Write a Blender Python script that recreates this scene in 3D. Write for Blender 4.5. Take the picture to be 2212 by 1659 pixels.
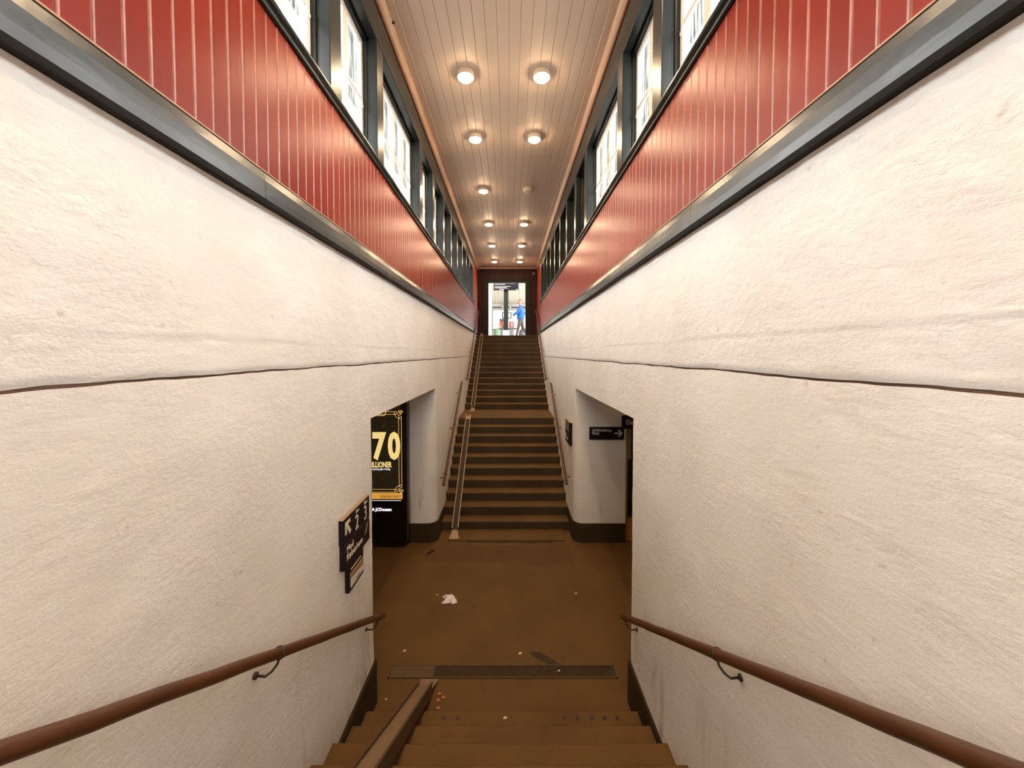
import bpy, bmesh, math, random
from mathutils import Vector, Matrix, noise
random.seed(7)
for o in list(bpy.data.objects): bpy.data.objects.remove(o)
scene = bpy.context.scene
C = scene.collection

# ------------------------------------------------------------------ camera
EYE = 3.22                       # camera height above the underpass floor
FPX, PITCH = 850.0, math.radians(1.85)
cd = bpy.data.cameras.new('camera'); cam = bpy.data.objects.new('camera', cd); C.objects.link(cam)
cam.location = (0, 0, EYE); cam.rotation_euler = (math.pi/2 - PITCH, 0, 0)
cd.sensor_fit = 'HORIZONTAL'; cd.sensor_width = 36.0; cd.lens = FPX/2212*36
cd.shift_x = 7/2212; cd.shift_y = (764 + FPX*math.tan(PITCH) - 829.5)/2212
cd.clip_start = 0.05; cd.clip_end = 300
scene.camera = cam
# ------------------------------------------------------------------ world and exposure
w = bpy.data.worlds.new('World'); scene.world = w; w.use_nodes = True
bg = w.node_tree.nodes['Background']
bg.inputs[0].default_value = (0.97, 1.0, 1.02, 1); bg.inputs[1].default_value = 6.9
LAMP = 105.0
vs = scene.view_settings
vs.view_transform = 'Standard'; vs.look = 'None'; vs.exposure = 1.18; vs.gamma = 1.0; vs.use_curve_mapping = False

# ------------------------------------------------------------------ materials
def new_mat(name):
    m = bpy.data.materials.new(name); m.use_nodes = True
    return m, m.node_tree.nodes, m.node_tree.links
def mat(name, col, rough=0.5, metal=0.0, var=0.12, scale=6.0, stretch=(1,1,1), bump=0.0, bscale=40.0,
        emit=None, estr=0.0, spec=0.5, rnd=0.0, bdist=0.01):
    m, N, L = new_mat(name)
    b = N['Principled BSDF']
    b.inputs['Roughness'].default_value = rough; b.inputs['Metallic'].default_value = metal
    b.inputs['Specular IOR Level'].default_value = spec
    tc = N.new('ShaderNodeTexCoord'); mp = N.new('ShaderNodeMapping'); mp.inputs['Scale'].default_value = stretch
    L.new(tc.outputs['Object'], mp.inputs['Vector'])
    n = N.new('ShaderNodeTexNoise'); n.inputs['Scale'].default_value = scale; n.inputs['Detail'].default_value = 5
    L.new(mp.outputs[0], n.inputs['Vector'])
    r = N.new('ShaderNodeMapRange'); r.inputs[3].default_value = 1 - var; r.inputs[4].default_value = 1 + var
    L.new(n.outputs['Fac'], r.inputs[0])
    v = N.new('ShaderNodeVectorMath'); v.operation = 'SCALE'; v.inputs[0].default_value = col[:3]
    if rnd:
        oi = N.new('ShaderNodeObjectInfo'); r2 = N.new('ShaderNodeMapRange')
        r2.inputs[3].default_value = 1 - rnd; r2.inputs[4].default_value = 1 + rnd
        L.new(oi.outputs['Random'], r2.inputs[0])
        mu = N.new('ShaderNodeMath'); mu.operation = 'MULTIPLY'
        L.new(r.outputs[0], mu.inputs[0]); L.new(r2.outputs[0], mu.inputs[1]); L.new(mu.outputs[0], v.inputs['Scale'])
    else:
        L.new(r.outputs[0], v.inputs['Scale'])
    L.new(v.outputs[0], b.inputs['Base Color'])
    if bump:
        n2 = N.new('ShaderNodeTexNoise'); n2.inputs['Scale'].default_value = bscale; n2.inputs['Detail'].default_value = 4
        L.new(mp.outputs[0], n2.inputs['Vector'])
        bp = N.new('ShaderNodeBump'); bp.inputs['Strength'].default_value = bump; bp.inputs['Distance'].default_value = bdist
        L.new(n2.outputs['Fac'], bp.inputs['Height']); L.new(bp.outputs[0], b.inputs['Normal'])
    if emit:
        b.inputs['Emission Color'].default_value = (*emit, 1); b.inputs['Emission Strength'].default_value = estr
    return m

def plaster_mat():
    m, N, L = new_mat('rough_white_plaster'); b = N['Principled BSDF']; b.inputs['Roughness'].default_value = 0.62
    b.inputs['Specular IOR Level'].default_value = 0.35
    tc = N.new('ShaderNodeTexCoord')
    def noise_(scale, st=(1,1,1), det=5, rough=0.55):
        mp = N.new('ShaderNodeMapping'); mp.inputs['Scale'].default_value = st; L.new(tc.outputs['Object'], mp.inputs[0])
        n = N.new('ShaderNodeTexNoise'); n.inputs['Scale'].default_value = scale; n.inputs['Detail'].default_value = det
        n.inputs['Roughness'].default_value = rough; L.new(mp.outputs[0], n.inputs['Vector']); return n.outputs['Fac']
    def ramp(src, a, b_, c0, c1):
        r = N.new('ShaderNodeMapRange'); r.inputs[1].default_value = a; r.inputs[2].default_value = b_
        r.inputs[3].default_value = c0; r.inputs[4].default_value = c1; L.new(src, r.inputs[0]); return r.outputs[0]
    def math_(op, a, c):
        k = N.new('ShaderNodeMath'); k.operation = op
        for i, s in enumerate((a, c)):
            if isinstance(s, (int, float)): k.inputs[i].default_value = s
            else: L.new(s, k.inputs[i])
        return k.outputs[0]
    # colour: warm white with faint blotches and a few brown run marks
    base = N.new('ShaderNodeMix'); base.data_type = 'RGBA'
    base.inputs[6].default_value = (0.86, 0.85, 0.81, 1); base.inputs[7].default_value = (0.80, 0.77, 0.715, 1)
    L.new(ramp(noise_(1.6), 0.35, 0.7, 0, 1), base.inputs[0])
    st = N.new('ShaderNodeMix'); st.data_type = 'RGBA'; st.inputs[7].default_value = (0.30, 0.19, 0.11, 1)
    L.new(base.outputs[2], st.inputs[6])
    sep = N.new('ShaderNodeSeparateXYZ'); L.new(tc.outputs['Object'], sep.inputs[0])
    low = ramp(sep.outputs[2], 0.3, 1.5, 1.0, 0.0)
    streak = ramp(noise_(7.0, (1, 1.0, 0.22), 6, 0.6), 0.56, 0.74, 0, 0.75)
    spots = ramp(noise_(16.0, (1, 1, 1), 3, 0.5), 0.70, 0.76, 0, 0.3)
    fac = math_('MAXIMUM', math_('MULTIPLY', streak, low), spots)
    L.new(fac, st.inputs[0]); L.new(st.outputs[2], b.inputs['Base Color'])
    # relief: trowelled coat, patches of rough cast, board marks
    patch = ramp(noise_(1.3, (1, 0.8, 1.4), 3), 0.42, 0.62, 0.15, 1.0)
    rough = math_('MULTIPLY', noise_(26.0, (1, 0.8, 1.25), 7, 0.64), patch)
    board = math_('MULTIPLY', noise_(7.0, (1, 0.55, 1.7), 7, 0.66), 0.8)
    fine = math_('MULTIPLY', noise_(90.0, (1, 1, 1), 3), 0.16)
    h = math_('ADD', math_('ADD', rough, board), fine)
    bp = N.new('ShaderNodeBump'); bp.inputs['Strength'].default_value = 0.55; bp.inputs['Distance'].default_value = 0.016
    L.new(h, bp.inputs['Height']); L.new(bp.outputs[0], b.inputs['Normal'])
    return m

def floor_mat(name, c1, c2, dark, wear=1.0):
    m, N, L = new_mat(name); b = N['Principled BSDF']; b.inputs['Roughness'].default_value = 0.7
    b.inputs['Specular IOR Level'].default_value = 0.25
    tc = N.new('ShaderNodeTexCoord')
    def ns(s, det=6, st=(1,1,1)):
        mp = N.new('ShaderNodeMapping'); mp.inputs['Scale'].default_value = st; L.new(tc.outputs['Object'], mp.inputs[0])
        n = N.new('ShaderNodeTexNoise'); n.inputs['Scale'].default_value = s; n.inputs['Detail'].default_value = det
        L.new(mp.outputs[0], n.inputs['Vector']); return n.outputs['Fac']
    def rg(src, a, b_, lo=0, hi=1):
        r = N.new('ShaderNodeMapRange'); r.inputs[1].default_value = a; r.inputs[2].default_value = b_
        r.inputs[3].default_value = lo; r.inputs[4].default_value = hi; L.new(src, r.inputs[0]); return r.outputs[0]
    def mx(f, a, c):
        k = N.new('ShaderNodeMix'); k.data_type = 'RGBA'; L.new(f, k.inputs[0])
        for i, s in ((6, a), (7, c)):
            if isinstance(s, tuple): k.inputs[i].default_value = (*s, 1)
            else: L.new(s, k.inputs[i])
        return k.outputs[2]
    c = mx(rg(ns(1.7), 0.35, 0.65), c1, c2)
    c = mx(rg(ns(5.0, 4), 0.62, 0.78, 0, 0.55*wear), c, dark)
    c = mx(rg(ns(38.0, 2), 0.70, 0.78, 0, 0.5), c, dark)
    c = mx(rg(ns(150.0, 2), 0.2, 0.8, 0, 0.35), c, dark)
    L.new(c, b.inputs['Base Color'])
    bp = N.new('ShaderNodeBump'); bp.inputs['Strength'].default_value = 0.35; bp.inputs['Distance'].default_value = 0.004
    L.new(ns(90.0, 4), bp.inputs['Height']); L.new(bp.outputs[0], b.inputs['Normal'])
    return m

def glass_mat(name, dirt=0.25, tint=(0.97, 0.98, 0.98)):
    m, N, L = new_mat(name); N.remove(N['Principled BSDF']); out = N['Material Output']
    t = N.new('ShaderNodeBsdfTransparent'); t.inputs[0].default_value = (*tint, 1)
    g = N.new('ShaderNodeBsdfGlossy'); g.inputs['Roughness'].default_value = 0.05
    tl = N.new('ShaderNodeBsdfTranslucent'); tl.inputs[0].default_value = (0.85, 0.85, 0.82, 1)
    tc = N.new('ShaderNodeTexCoord'); mp = N.new('ShaderNodeMapping'); mp.inputs['Scale'].default_value = (9, 9, 0.7)
    L.new(tc.outputs['Object'], mp.inputs[0])
    n = N.new('ShaderNodeTexNoise'); n.inputs['Scale'].default_value = 3.0; n.inputs['Detail'].default_value = 6
    L.new(mp.outputs[0], n.inputs['Vector'])
    r = N.new('ShaderNodeMapRange'); r.inputs[1].default_value = 0.42; r.inputs[2].default_value = 0.75; r.inputs[4].default_value = dirt
    L.new(n.outputs['Fac'], r.inputs[0])
    m1 = N.new('ShaderNodeMixShader'); L.new(r.outputs[0], m1.inputs[0]); L.new(t.outputs[0], m1.inputs[1]); L.new(tl.outputs[0], m1.inputs[2])
    lw = N.new('ShaderNodeLayerWeight'); lw.inputs[0].default_value = 0.5
    pw = N.new('ShaderNodeMath'); pw.operation = 'POWER'; L.new(lw.outputs['Facing'], pw.inputs[0]); pw.inputs[1].default_value = 4.0
    fr = N.new('ShaderNodeMath'); fr.operation = 'MULTIPLY_ADD'; L.new(pw.outputs[0], fr.inputs[0]); fr.inputs[1].default_value = 0.6; fr.inputs[2].default_value = 0.03
    m2 = N.new('ShaderNodeMixShader'); L.new(fr.outputs[0], m2.inputs[0]); L.new(m1.outputs[0], m2.inputs[1]); L.new(g.outputs[0], m2.inputs[2])
    L.new(m2.outputs[0], out.inputs['Surface'])
    return m

M = {}
M['plaster'] = plaster_mat()
M['crack'] = mat('brown_joint_filler', (0.16, 0.085, 0.055), 0.8, bump=0.4)
M['floor'] = floor_mat('worn_brown_asphalt', (0.155, 0.080, 0.022), (0.128, 0.064, 0.017), (0.055, 0.027, 0.009))
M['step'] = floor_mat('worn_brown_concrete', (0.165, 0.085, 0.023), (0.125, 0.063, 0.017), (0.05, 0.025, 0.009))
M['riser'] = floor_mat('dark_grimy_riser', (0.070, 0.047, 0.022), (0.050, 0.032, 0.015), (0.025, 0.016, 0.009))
M['plinth'] = floor_mat('dark_tarred_plinth', (0.060, 0.037, 0.016), (0.038, 0.023, 0.010), (0.018, 0.010, 0.006))
M['red'] = mat('glossy_oxide_red_paint', (0.205, 0.0145, 0.0045), 0.30, var=0.14, scale=9, stretch=(1,1,0.15), bump=0.12, bscale=14, rnd=0.10, spec=0.15)
M['edge_glint'] = mat('painted_edge_glint', (0.36, 0.13, 0.09), 0.28, var=0.6, scale=30, stretch=(1,1,0.5))  # gloss highlight along the plank grooves, painted as a paler edge colour
M['maroon'] = mat('dark_maroon_paint', (0.03, 0.0025, 0.002), 0.5, spec=0.2)
M['beam'] = mat('grey_green_gloss_paint', (0.055, 0.062, 0.063), 0.24, var=0.22, scale=5, stretch=(1,0.4,1), bump=0.18, bscale=18)
M['beam_edge'] = mat('bare_beige_edge', (0.42, 0.26, 0.16), 0.6)
M['green'] = mat('dark_grey_green_paint', (0.017, 0.021, 0.020), 0.28, spec=0.25, var=0.15, bump=0.06, bscale=20)
M['black_green'] = mat('black_green_moulding', (0.020, 0.022, 0.020), 0.25)
M['ceil'] = mat('beige_painted_boards', (0.66, 0.51, 0.38), 0.55, var=0.05, scale=3, stretch=(4,0.3,1), rnd=0.03, bump=0.05, bscale=12)
M['cornice'] = mat('brown_beige_moulding', (0.50, 0.33, 0.22), 0.4)
M['rust'] = mat('rusty_red_edge', (0.22, 0.07, 0.035), 0.5)
M['rustplate'] = mat('rusty_brown_plate', (0.095, 0.050, 0.015), 0.6, var=0.4, scale=14)
M['beam_black'] = mat('black_beam_underside', (0.012, 0.009, 0.007), 0.7, spec=0.2)  # near-black strip along the underside of the beam
M['doorframe'] = mat('dark_olive_frame', (0.014, 0.013, 0.008), 0.6, spec=0.2)
M['white'] = mat('white_window_paint', (0.66, 0.63, 0.57), 0.35, var=0.05)
M['glass'] = glass_mat('dusty_window_glass', 0.30)
M['wood'] = mat('dark_varnished_wood', (0.085, 0.028, 0.009), 0.42, var=0.45, scale=10, stretch=(1,0.12,1), bump=0.2, bscale=30)
M['iron'] = mat('dark_iron', (0.055, 0.042, 0.030), 0.45, metal=0.5)
M['steel'] = mat('worn_galvanised_steel', (0.36, 0.26, 0.17), 0.45, metal=0.5, var=0.3, scale=20, stretch=(1,0.1,1))
M['steel_dark'] = mat('dark_channel_steel', (0.030, 0.018, 0.008), 0.6, metal=0.1)  # near-black base of the far channels and the drain bed
M['runnel_floor'] = mat('scuffed_tan_channel', (0.25, 0.165, 0.085), 0.55, metal=0.2, var=0.3, scale=12, stretch=(6,0.4,1))
M['runnel_side'] = mat('dark_channel_side', (0.085, 0.052, 0.022), 0.55, metal=0.1)
M['signblack'] = mat('blue_black_sign_enamel', (0.008, 0.006, 0.010), 0.35, spec=0.3)
M['signwhite'] = mat('white_sign_print', (0.72, 0.66, 0.58), 0.5)
M['tan'] = mat('tan_sign_edge', (0.34, 0.22, 0.12), 0.5)
M['paper'] = mat('white_tissue_paper', (0.85, 0.82, 0.84), 0.8, bump=0.3)
M['leaf'] = mat('dry_orange_leaf', (0.35, 0.13, 0.03), 0.6)
M['casing'] = mat('lamp_housing_white', (0.70, 0.58, 0.46), 0.45)
M['lamp'] = mat('lamp_diffuser_lit', (0.9, 0.85, 0.75), 0.4, emit=(1.0, 0.71, 0.43), estr=LAMP)
M['lampoff'] = mat('lamp_diffuser_unlit', (0.62, 0.52, 0.40), 0.4)
M['adblack'] = mat('ad_box_black', (0.010, 0.006, 0.006), 0.3)
M['adpanel'] = mat('ad_screen_dark', (0.02, 0.015, 0.01), 0.15, emit=(0.05, 0.032, 0.014), estr=0.12, var=0.3, scale=30)
M['gold'] = mat('backlit_gold_print', (0.5, 0.38, 0.15), 0.4, emit=(1.0, 0.76, 0.27), estr=0.36, var=0.1)
M['goldline'] = mat('backlit_gold_line', (0.4, 0.28, 0.12), 0.4, emit=(0.72, 0.43, 0.13), estr=0.34)
M['goldband'] = mat('backlit_orange_band', (0.4, 0.25, 0.05), 0.4, emit=(0.85, 0.40, 0.06), estr=0.33)
M['adwhite'] = mat('backlit_white_print', (0.7, 0.7, 0.7), 0.4, emit=(0.85, 0.84, 0.95), estr=0.5)
M['orange'] = mat('orange_light_and_print', (0.45, 0.19, 0.03), 0.55)
M['olive'] = mat('olive_door_trim', (0.16, 0.11, 0.035), 0.5)
M['darkdoor'] = mat('dark_doorway_panel', (0.02, 0.010, 0.008), 0.5)
M['hallwhite'] = mat('white_hall_panel', (0.74, 0.70, 0.62), 0.5, var=0.06)
M['hallceil'] = mat('white_hall_boards', (0.66, 0.60, 0.50), 0.5, var=0.08, stretch=(6,0.3,1))
M['brown'] = mat('dark_brown_lintel', (0.05, 0.018, 0.012), 0.5)
M['pillar'] = mat('green_pillar_paint', (0.016, 0.022, 0.015), 0.45, spec=0.25)
M['pave'] = mat('pale_platform_paving', (0.42, 0.40, 0.37), 0.7)
M['joint'] = mat('grey_joint', (0.35, 0.33, 0.30), 0.7)
M['bin'] = mat('pale_green_bin_plastic', (0.10, 0.20, 0.10), 0.5)
M['grey'] = mat('mid_grey_metal', (0.10, 0.10, 0.11), 0.45)
M['darkgrey'] = mat('charcoal_plastic', (0.06, 0.055, 0.06), 0.5)
M['posterred'] = mat('red_poster_print', (0.26, 0.015, 0.01), 0.4)
M['screen'] = mat('pale_screen', (0.4, 0.45, 0.42), 0.3, emit=(0.6, 0.7, 0.66), estr=0.5)
M['skin'] = mat('skin', (0.36, 0.15, 0.085), 0.5, var=0.06)
M['hair'] = mat('brown_hair', (0.08, 0.032, 0.014), 0.6, var=0.3, scale=60)
M['jacket'] = mat('blue_rain_jacket', (0.001, 0.075, 0.30), 0.7, var=0.25, scale=14, bump=0.4, bscale=16)
M['trousers'] = mat('grey_brown_trousers', (0.055, 0.038, 0.034), 0.8, bump=0.3)
M['shoe'] = mat('dark_shoe', (0.02, 0.015, 0.015), 0.5)
M['shirt'] = mat('pale_shirt', (0.7, 0.6, 0.6), 0.7)
M['facade'] = mat('pale_facade', (0.62, 0.60, 0.56), 0.8)
M['roofdark'] = mat('dark_canopy_felt', (0.06, 0.055, 0.05), 0.8)
M['ground'] = mat('grey_outdoor_ground', (0.20, 0.19, 0.18), 0.85)
M['eave'] = mat('grey_eave_boards', (0.30, 0.29, 0.27), 0.7, rnd=0.05)

# ------------------------------------------------------------------ helpers
def tag(o, label=None, cat=None, group=None, kind=None):
    if label: o['label'] = label
    if cat: o['category'] = cat
    if group: o['group'] = group
    if kind: o['kind'] = kind
    return o
def link(name, me, m=None, parent=None):
    o = bpy.data.objects.new(name, me); C.objects.link(o)
    if m is not None and not me.materials: me.materials.append(m if not isinstance(m, str) else M[m])
    if parent: o.parent = parent
    return o
def empty(name, loc=(0,0,0), rz=0, parent=None):
    o = bpy.data.objects.new(name, None); C.objects.link(o); o.location = loc; o.rotation_euler = (0,0,rz)
    o.empty_display_size = 0.1
    if parent: o.parent = parent
    return o
class MB:
    def __init__(s): s.v = []; s.f = []
    def add(s, vs, fs):
        k = len(s.v); s.v += [tuple(p) for p in vs]; s.f += [tuple(i+k for i in f) for f in fs]; return s
    def box(s, x0,x1,y0,y1,z0,z1):
        x0,x1 = min(x0,x1),max(x0,x1); y0,y1 = min(y0,y1),max(y0,y1); z0,z1=min(z0,z1),max(z0,z1)
        return s.add([(x0,y0,z0),(x1,y0,z0),(x1,y1,z0),(x0,y1,z0),(x0,y0,z1),(x1,y0,z1),(x1,y1,z1),(x0,y1,z1)],
              [(0,3,2,1),(4,5,6,7),(0,1,5,4),(1,2,6,5),(2,3,7,6),(3,0,4,7)])
    def prism(s, poly, fn, a, b):
        """extrude a closed 2-D outline; fn(u,v,t) gives the 3-D point"""
        n = len(poly)
        vs = [fn(u,v,a) for u,v in poly] + [fn(u,v,b) for u,v in poly]
        return s.add(vs, [(i,(i+1)%n,n+(i+1)%n,n+i) for i in range(n)] + [tuple(range(n-1,-1,-1)), tuple(range(n,2*n))])
    def tube(s, pts, r, n=10, caps=True):
        pts = [Vector(p) for p in pts]; rs = r if isinstance(r, (list,tuple)) else [r]*len(pts)
        t0 = (pts[1]-pts[0]).normalized(); up = Vector((0,0,1)) if abs(t0.z) < 0.9 else Vector((1,0,0))
        a = t0.cross(up).normalized(); vs = []
        for i,p in enumerate(pts):
            t = (pts[min(i+1,len(pts)-1)] - pts[max(i-1,0)]).normalized()
            a = (a - t*a.dot(t)).normalized(); b = t.cross(a)
            for k in range(n):
                q = 2*math.pi*k/n; vs.append(p + (a*math.cos(q)+b*math.sin(q))*rs[i])
        fs = [(i*n+k, i*n+(k+1)%n, (i+1)*n+(k+1)%n, (i+1)*n+k) for i in range(len(pts)-1) for k in range(n)]
        if caps: fs += [tuple(range(n-1,-1,-1)), tuple(range((len(pts)-1)*n, len(pts)*n))]
        return s.add(vs, fs)
    def lathe(s, prof, c=(0,0,0), n=24):
        vs = [(c[0]+r*math.cos(2*math.pi*k/n), c[1]+r*math.sin(2*math.pi*k/n), c[2]+z) for r,z in prof for k in range(n)]
        fs = [(i*n+k, i*n+(k+1)%n, (i+1)*n+(k+1)%n, (i+1)*n+k) for i in range(len(prof)-1) for k in range(n)]
        fs += [tuple(range(n-1,-1,-1)), tuple(range((len(prof)-1)*n, len(prof)*n))]
        return s.add(vs, fs)
    def grid(s, us, vs_, fn, skip=None):
        k = len(s.v); nv = len(vs_)
        s.v += [tuple(fn(u,v)) for u in us for v in vs_]
        for i in range(len(us)-1):
            for j in range(nv-1):
                if skip and skip((us[i]+us[i+1])/2, (vs_[j]+vs_[j+1])/2): continue
                s.f.append((k+i*nv+j, k+(i+1)*nv+j, k+(i+1)*nv+j+1, k+i*nv+j+1))
        return s
    def mesh(s, name, m=None, smooth=False, fix=True, bevel=0.0):
        me = bpy.data.meshes.new(name); me.from_pydata(s.v, [], s.f)
        if fix or bevel:
            bm = bmesh.new(); bm.from_mesh(me)
            if bevel:
                bmesh.ops.bevel(bm, geom=list(bm.edges), offset=bevel, segments=1, affect='EDGES', clamp_overlap=True)
            bmesh.ops.recalc_face_normals(bm, faces=bm.faces); bm.to_mesh(me); bm.free()
        if smooth: me.polygons.foreach_set('use_smooth', [True]*len(me.polygons))
        me.update()
        if m is not None: me.materials.append(M[m] if isinstance(m, str) else m)
        return me
    def obj(s, name, m, parent=None, **k): return link(name, s.mesh(name, m, **k), None, parent)
def box(name, m, b, parent=None, bevel=0.0): return MB().box(*b).obj(name, m, parent, bevel=bevel)
def struct(o, label, cat='structure'): return tag(o, label, cat, kind='structure')
def text(name, body, size, m, parent, mtx, off=0.0, ext=0.002, align='LEFT', sx=1.0):
    cu = bpy.data.curves.new('txt', 'FONT'); cu.body = body; cu.size = size; cu.extrude = ext; cu.offset = off
    cu.align_x = align; cu.resolution_u = 3
    t = bpy.data.objects.new('txt', cu); C.objects.link(t)
    dg = bpy.context.evaluated_depsgraph_get()
    me = bpy.data.meshes.new_from_object(t.evaluated_get(dg)); bpy.data.objects.remove(t); bpy.data.curves.remove(cu)
    me.name = name; me.materials.clear(); me.materials.append(M[m])
    me.transform(mtx @ Matrix.Diagonal((sx,1,1,1)))
    return link(name, me, None, parent)
def frange(a, b, st):
    n = max(1, int(round((b-a)/st))); return [a + (b-a)*i/n for i in range(n+1)]
def copy_tree(o, parent=None):
    c = o.copy(); C.objects.link(c)
    if parent: c.parent = parent
    for ch in [q for q in bpy.data.objects if q.parent == o]: copy_tree(ch, c)
    return c

# ------------------------------------------------------------------ dimensions
XL, XR = -1.234, 1.116                     # faces of the white walls
Y1, Y2 = 3.52, 6.62                        # near and far face of the cross passage
YB, YE = -5.3, 15.4                        # end walls behind the camera and at the far door
ZL = 2.64                                  # lintel / passage ceiling
ZB = 3.965                                 # underside of the sill beam
ZTOP = 3.92                                # street level at both ends
ZC = 6.55                                  # ceiling boards
ZJ = 3.13                                  # the open horizontal joint in the walls
XM = (XL+XR)/2
def side(sg): return XL if sg < 0 else XR
def bumpy(y, z, seed):
    zs = EYE + (0.062 if seed < 5 else 0.086) + 0.012*noise.noise(Vector((y*1.2, seed, 1))) + 0.006*noise.noise(Vector((y*7, seed, 3)))
    k = max(0.0, min(1.0, 0.9 + 2.2*noise.noise(Vector((y*0.9, seed, 8)))))
    return bumpy0(y, z, seed) + k*(0.0022*math.tanh((z-zs)/0.006) + 0.0016*noise.noise(Vector((y*14, z*30, seed))))*math.exp(-abs(z-zs)/0.03)
def bumpy0(y, z, seed):
    p = Vector((y*0.9, z*1.1, seed)); q = Vector((y*4.0, z*5.0, seed+7))
    return 0.007*noise.noise(p) + 0.0025*noise.noise(q) + 0.0016*noise.noise(q*3.1)

# ------------------------------------------------------------------ white walls
def white_wall(sg):
    X = side(sg); seed = 3.0 if sg < 0 else 11.0
    mb = MB()
    jz = lambda y: ZJ + 0.010*noise.noise(Vector((y*1.7, seed, 0))) + 0.004*noise.noise(Vector((y*9, seed, 2)))
    gap = lambda y: 0.0045 + 0.0022*noise.noise(Vector((y*5, seed, 5)))
    ys = frange(YB, 0.3, 0.15)[:-1] + frange(0.3, 6.0, 0.028) + frange(6.0, YE, 0.09)[1:]
    # band between joint and beam
    zs = [i/76 for i in range(77)]
    def up(y, t):
        z0 = jz(y) + gap(y); z = z0 + (ZB + 0.02 - z0)*t
        e = 0.006*math.exp(-((t*0.84)/0.012)**2)
        return (X - sg*(bumpy(y, z, seed)) + sg*e, y, z)
    mb.grid(ys, zs, up)
    # band between lintel and joint
    zs2 = [i/20 for i in range(21)]
    def mid(y, t):
        z1 = jz(y) - gap(y); z = ZL + (z1-ZL)*t
        return (X - sg*bumpy(y, z, seed), y, z)
    mb.grid(ys, zs2, mid)
    # lower wall in front of the passage, wrapping a little round its end
    path = [('y', y) for y in frange(YB, 0.3, 0.2)[:-1] + frange(0.3, Y1-0.012, 0.028)]
    zs3 = frange(-0.05, ZL, 0.035)
    def nearp(i, z):
        if i < len(path):
            y = path[i][1]; return (X - sg*bumpy(y, z, seed), y, z)
        k = i - len(path)
        e = 0.012*noise.noise(Vector((z*1.3, seed, 9)))
        if k <= 4:
            a = k/4*math.pi/2; r = 0.015
            return (X - sg*bumpy(Y1, z, seed) + sg*r*(1-math.cos(a)), Y1 - r + r*math.sin(a) + e, z)
        return (X + sg*(0.02 + 0.5*(k-4)), Y1 + e, z)
    n0 = len(path) + 16
    mb.grid(list(range(n0)), zs3, lambda i, z: nearp(int(i), z))
    # lower wall beyond the passage: rounded corner, widest at the foot
    xin = (1.70 if sg < 0 else 1.985)
    dx = frange(xin, abs(X)+0.2, 0.06)
    def rad(z): return 0.022 + 0.15*min(1, max(0, (ZL-0.25-z)/0.5))
    yl = frange(Y2+0.19, YE, 0.09)
    def farp(i, z):
        if i < len(dx):
            x = dx[i]; return (sg*x, Y2 + 0.004*noise.noise(Vector((x*4, z*3, seed))), z)
        k = i - len(dx)
        if k <= 8:
            a = k/8*math.pi/2; r = rad(z)
            return (X + sg*r*(1-math.sin(a)), Y2 + r*(1-math.cos(a)), z)
        y = yl[k-9]; return (X - sg*bumpy(y, z, seed)*min(1, (y-Y2-0.19)/0.5), y, z)
    mb.grid(list(range(len(dx)+9+len(yl))), frange(-0.05, ZL, 0.045), lambda i, z: farp(int(i), z))
    o = mb.obj('wall_left' if sg < 0 else 'wall_right', 'plaster', smooth=True)
    struct(o, 'rough white plastered concrete wall on the %s of the stairway' % ('left' if sg < 0 else 'right'), 'wall')
    # brown filler seen in the joint, and core of the wall
    MB().box(X+sg*0.03, X+sg*0.012, YB, YE, ZJ-0.03, ZJ+0.03).obj('joint_filler', 'crack', o)
    core = MB()
    core.box(X+sg*0.03, X+sg*0.45, YB, YE, ZL+0.02, ZB); core.box(X+sg*0.03, X+sg*0.45, YB, Y1-0.05, -0.1, ZL)
    core.box(X+sg*0.20, X+sg*0.45, Y2+0.2, YE, -0.1, ZL)
    core.obj('wall_core', 'plaster', o)
    # dark plinth round the foot of the passage corners
    pl = MB()
    pz = 0.405
    pl.box(X-sg*0.018, X+sg*0.4, 2.2, Y1+0.03, -0.02, pz)
    p = pl.obj('baseboard_near_' + ('left' if sg < 0 else 'right'), 'plinth', bevel=0.012)
    struct(p, 'dark tarred plinth at the foot of the near %s wall beside the steps' % ('left' if sg < 0 else 'right'), 'baseboard')
    pz = 0.33; r = 0.16
    outl = [(abs(X)+r-(r+0.02)*math.sin(a), Y2+r-(r+0.02)*math.cos(a)) for a in [i/8*math.pi/2 for i in range(9)]]
    outl = [(xin, Y2-0.02)] + outl + [(abs(X)-0.02, Y2+0.75), (abs(X)+0.3, Y2+0.75), (xin, Y2+0.3)]
    pm = MB().prism(outl, lambda u,v,t: (sg*u, v, t), -0.02, pz)
    p = pm.obj('baseboard_far_' + ('left' if sg < 0 else 'right'), 'plinth', bevel=0.008)
    struct(p, 'dark tarred plinth round the far %s passage corner' % ('left' if sg < 0 else 'right'), 'baseboard')
    return o
wl = white_wall(-1); wr = white_wall(1)

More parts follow.
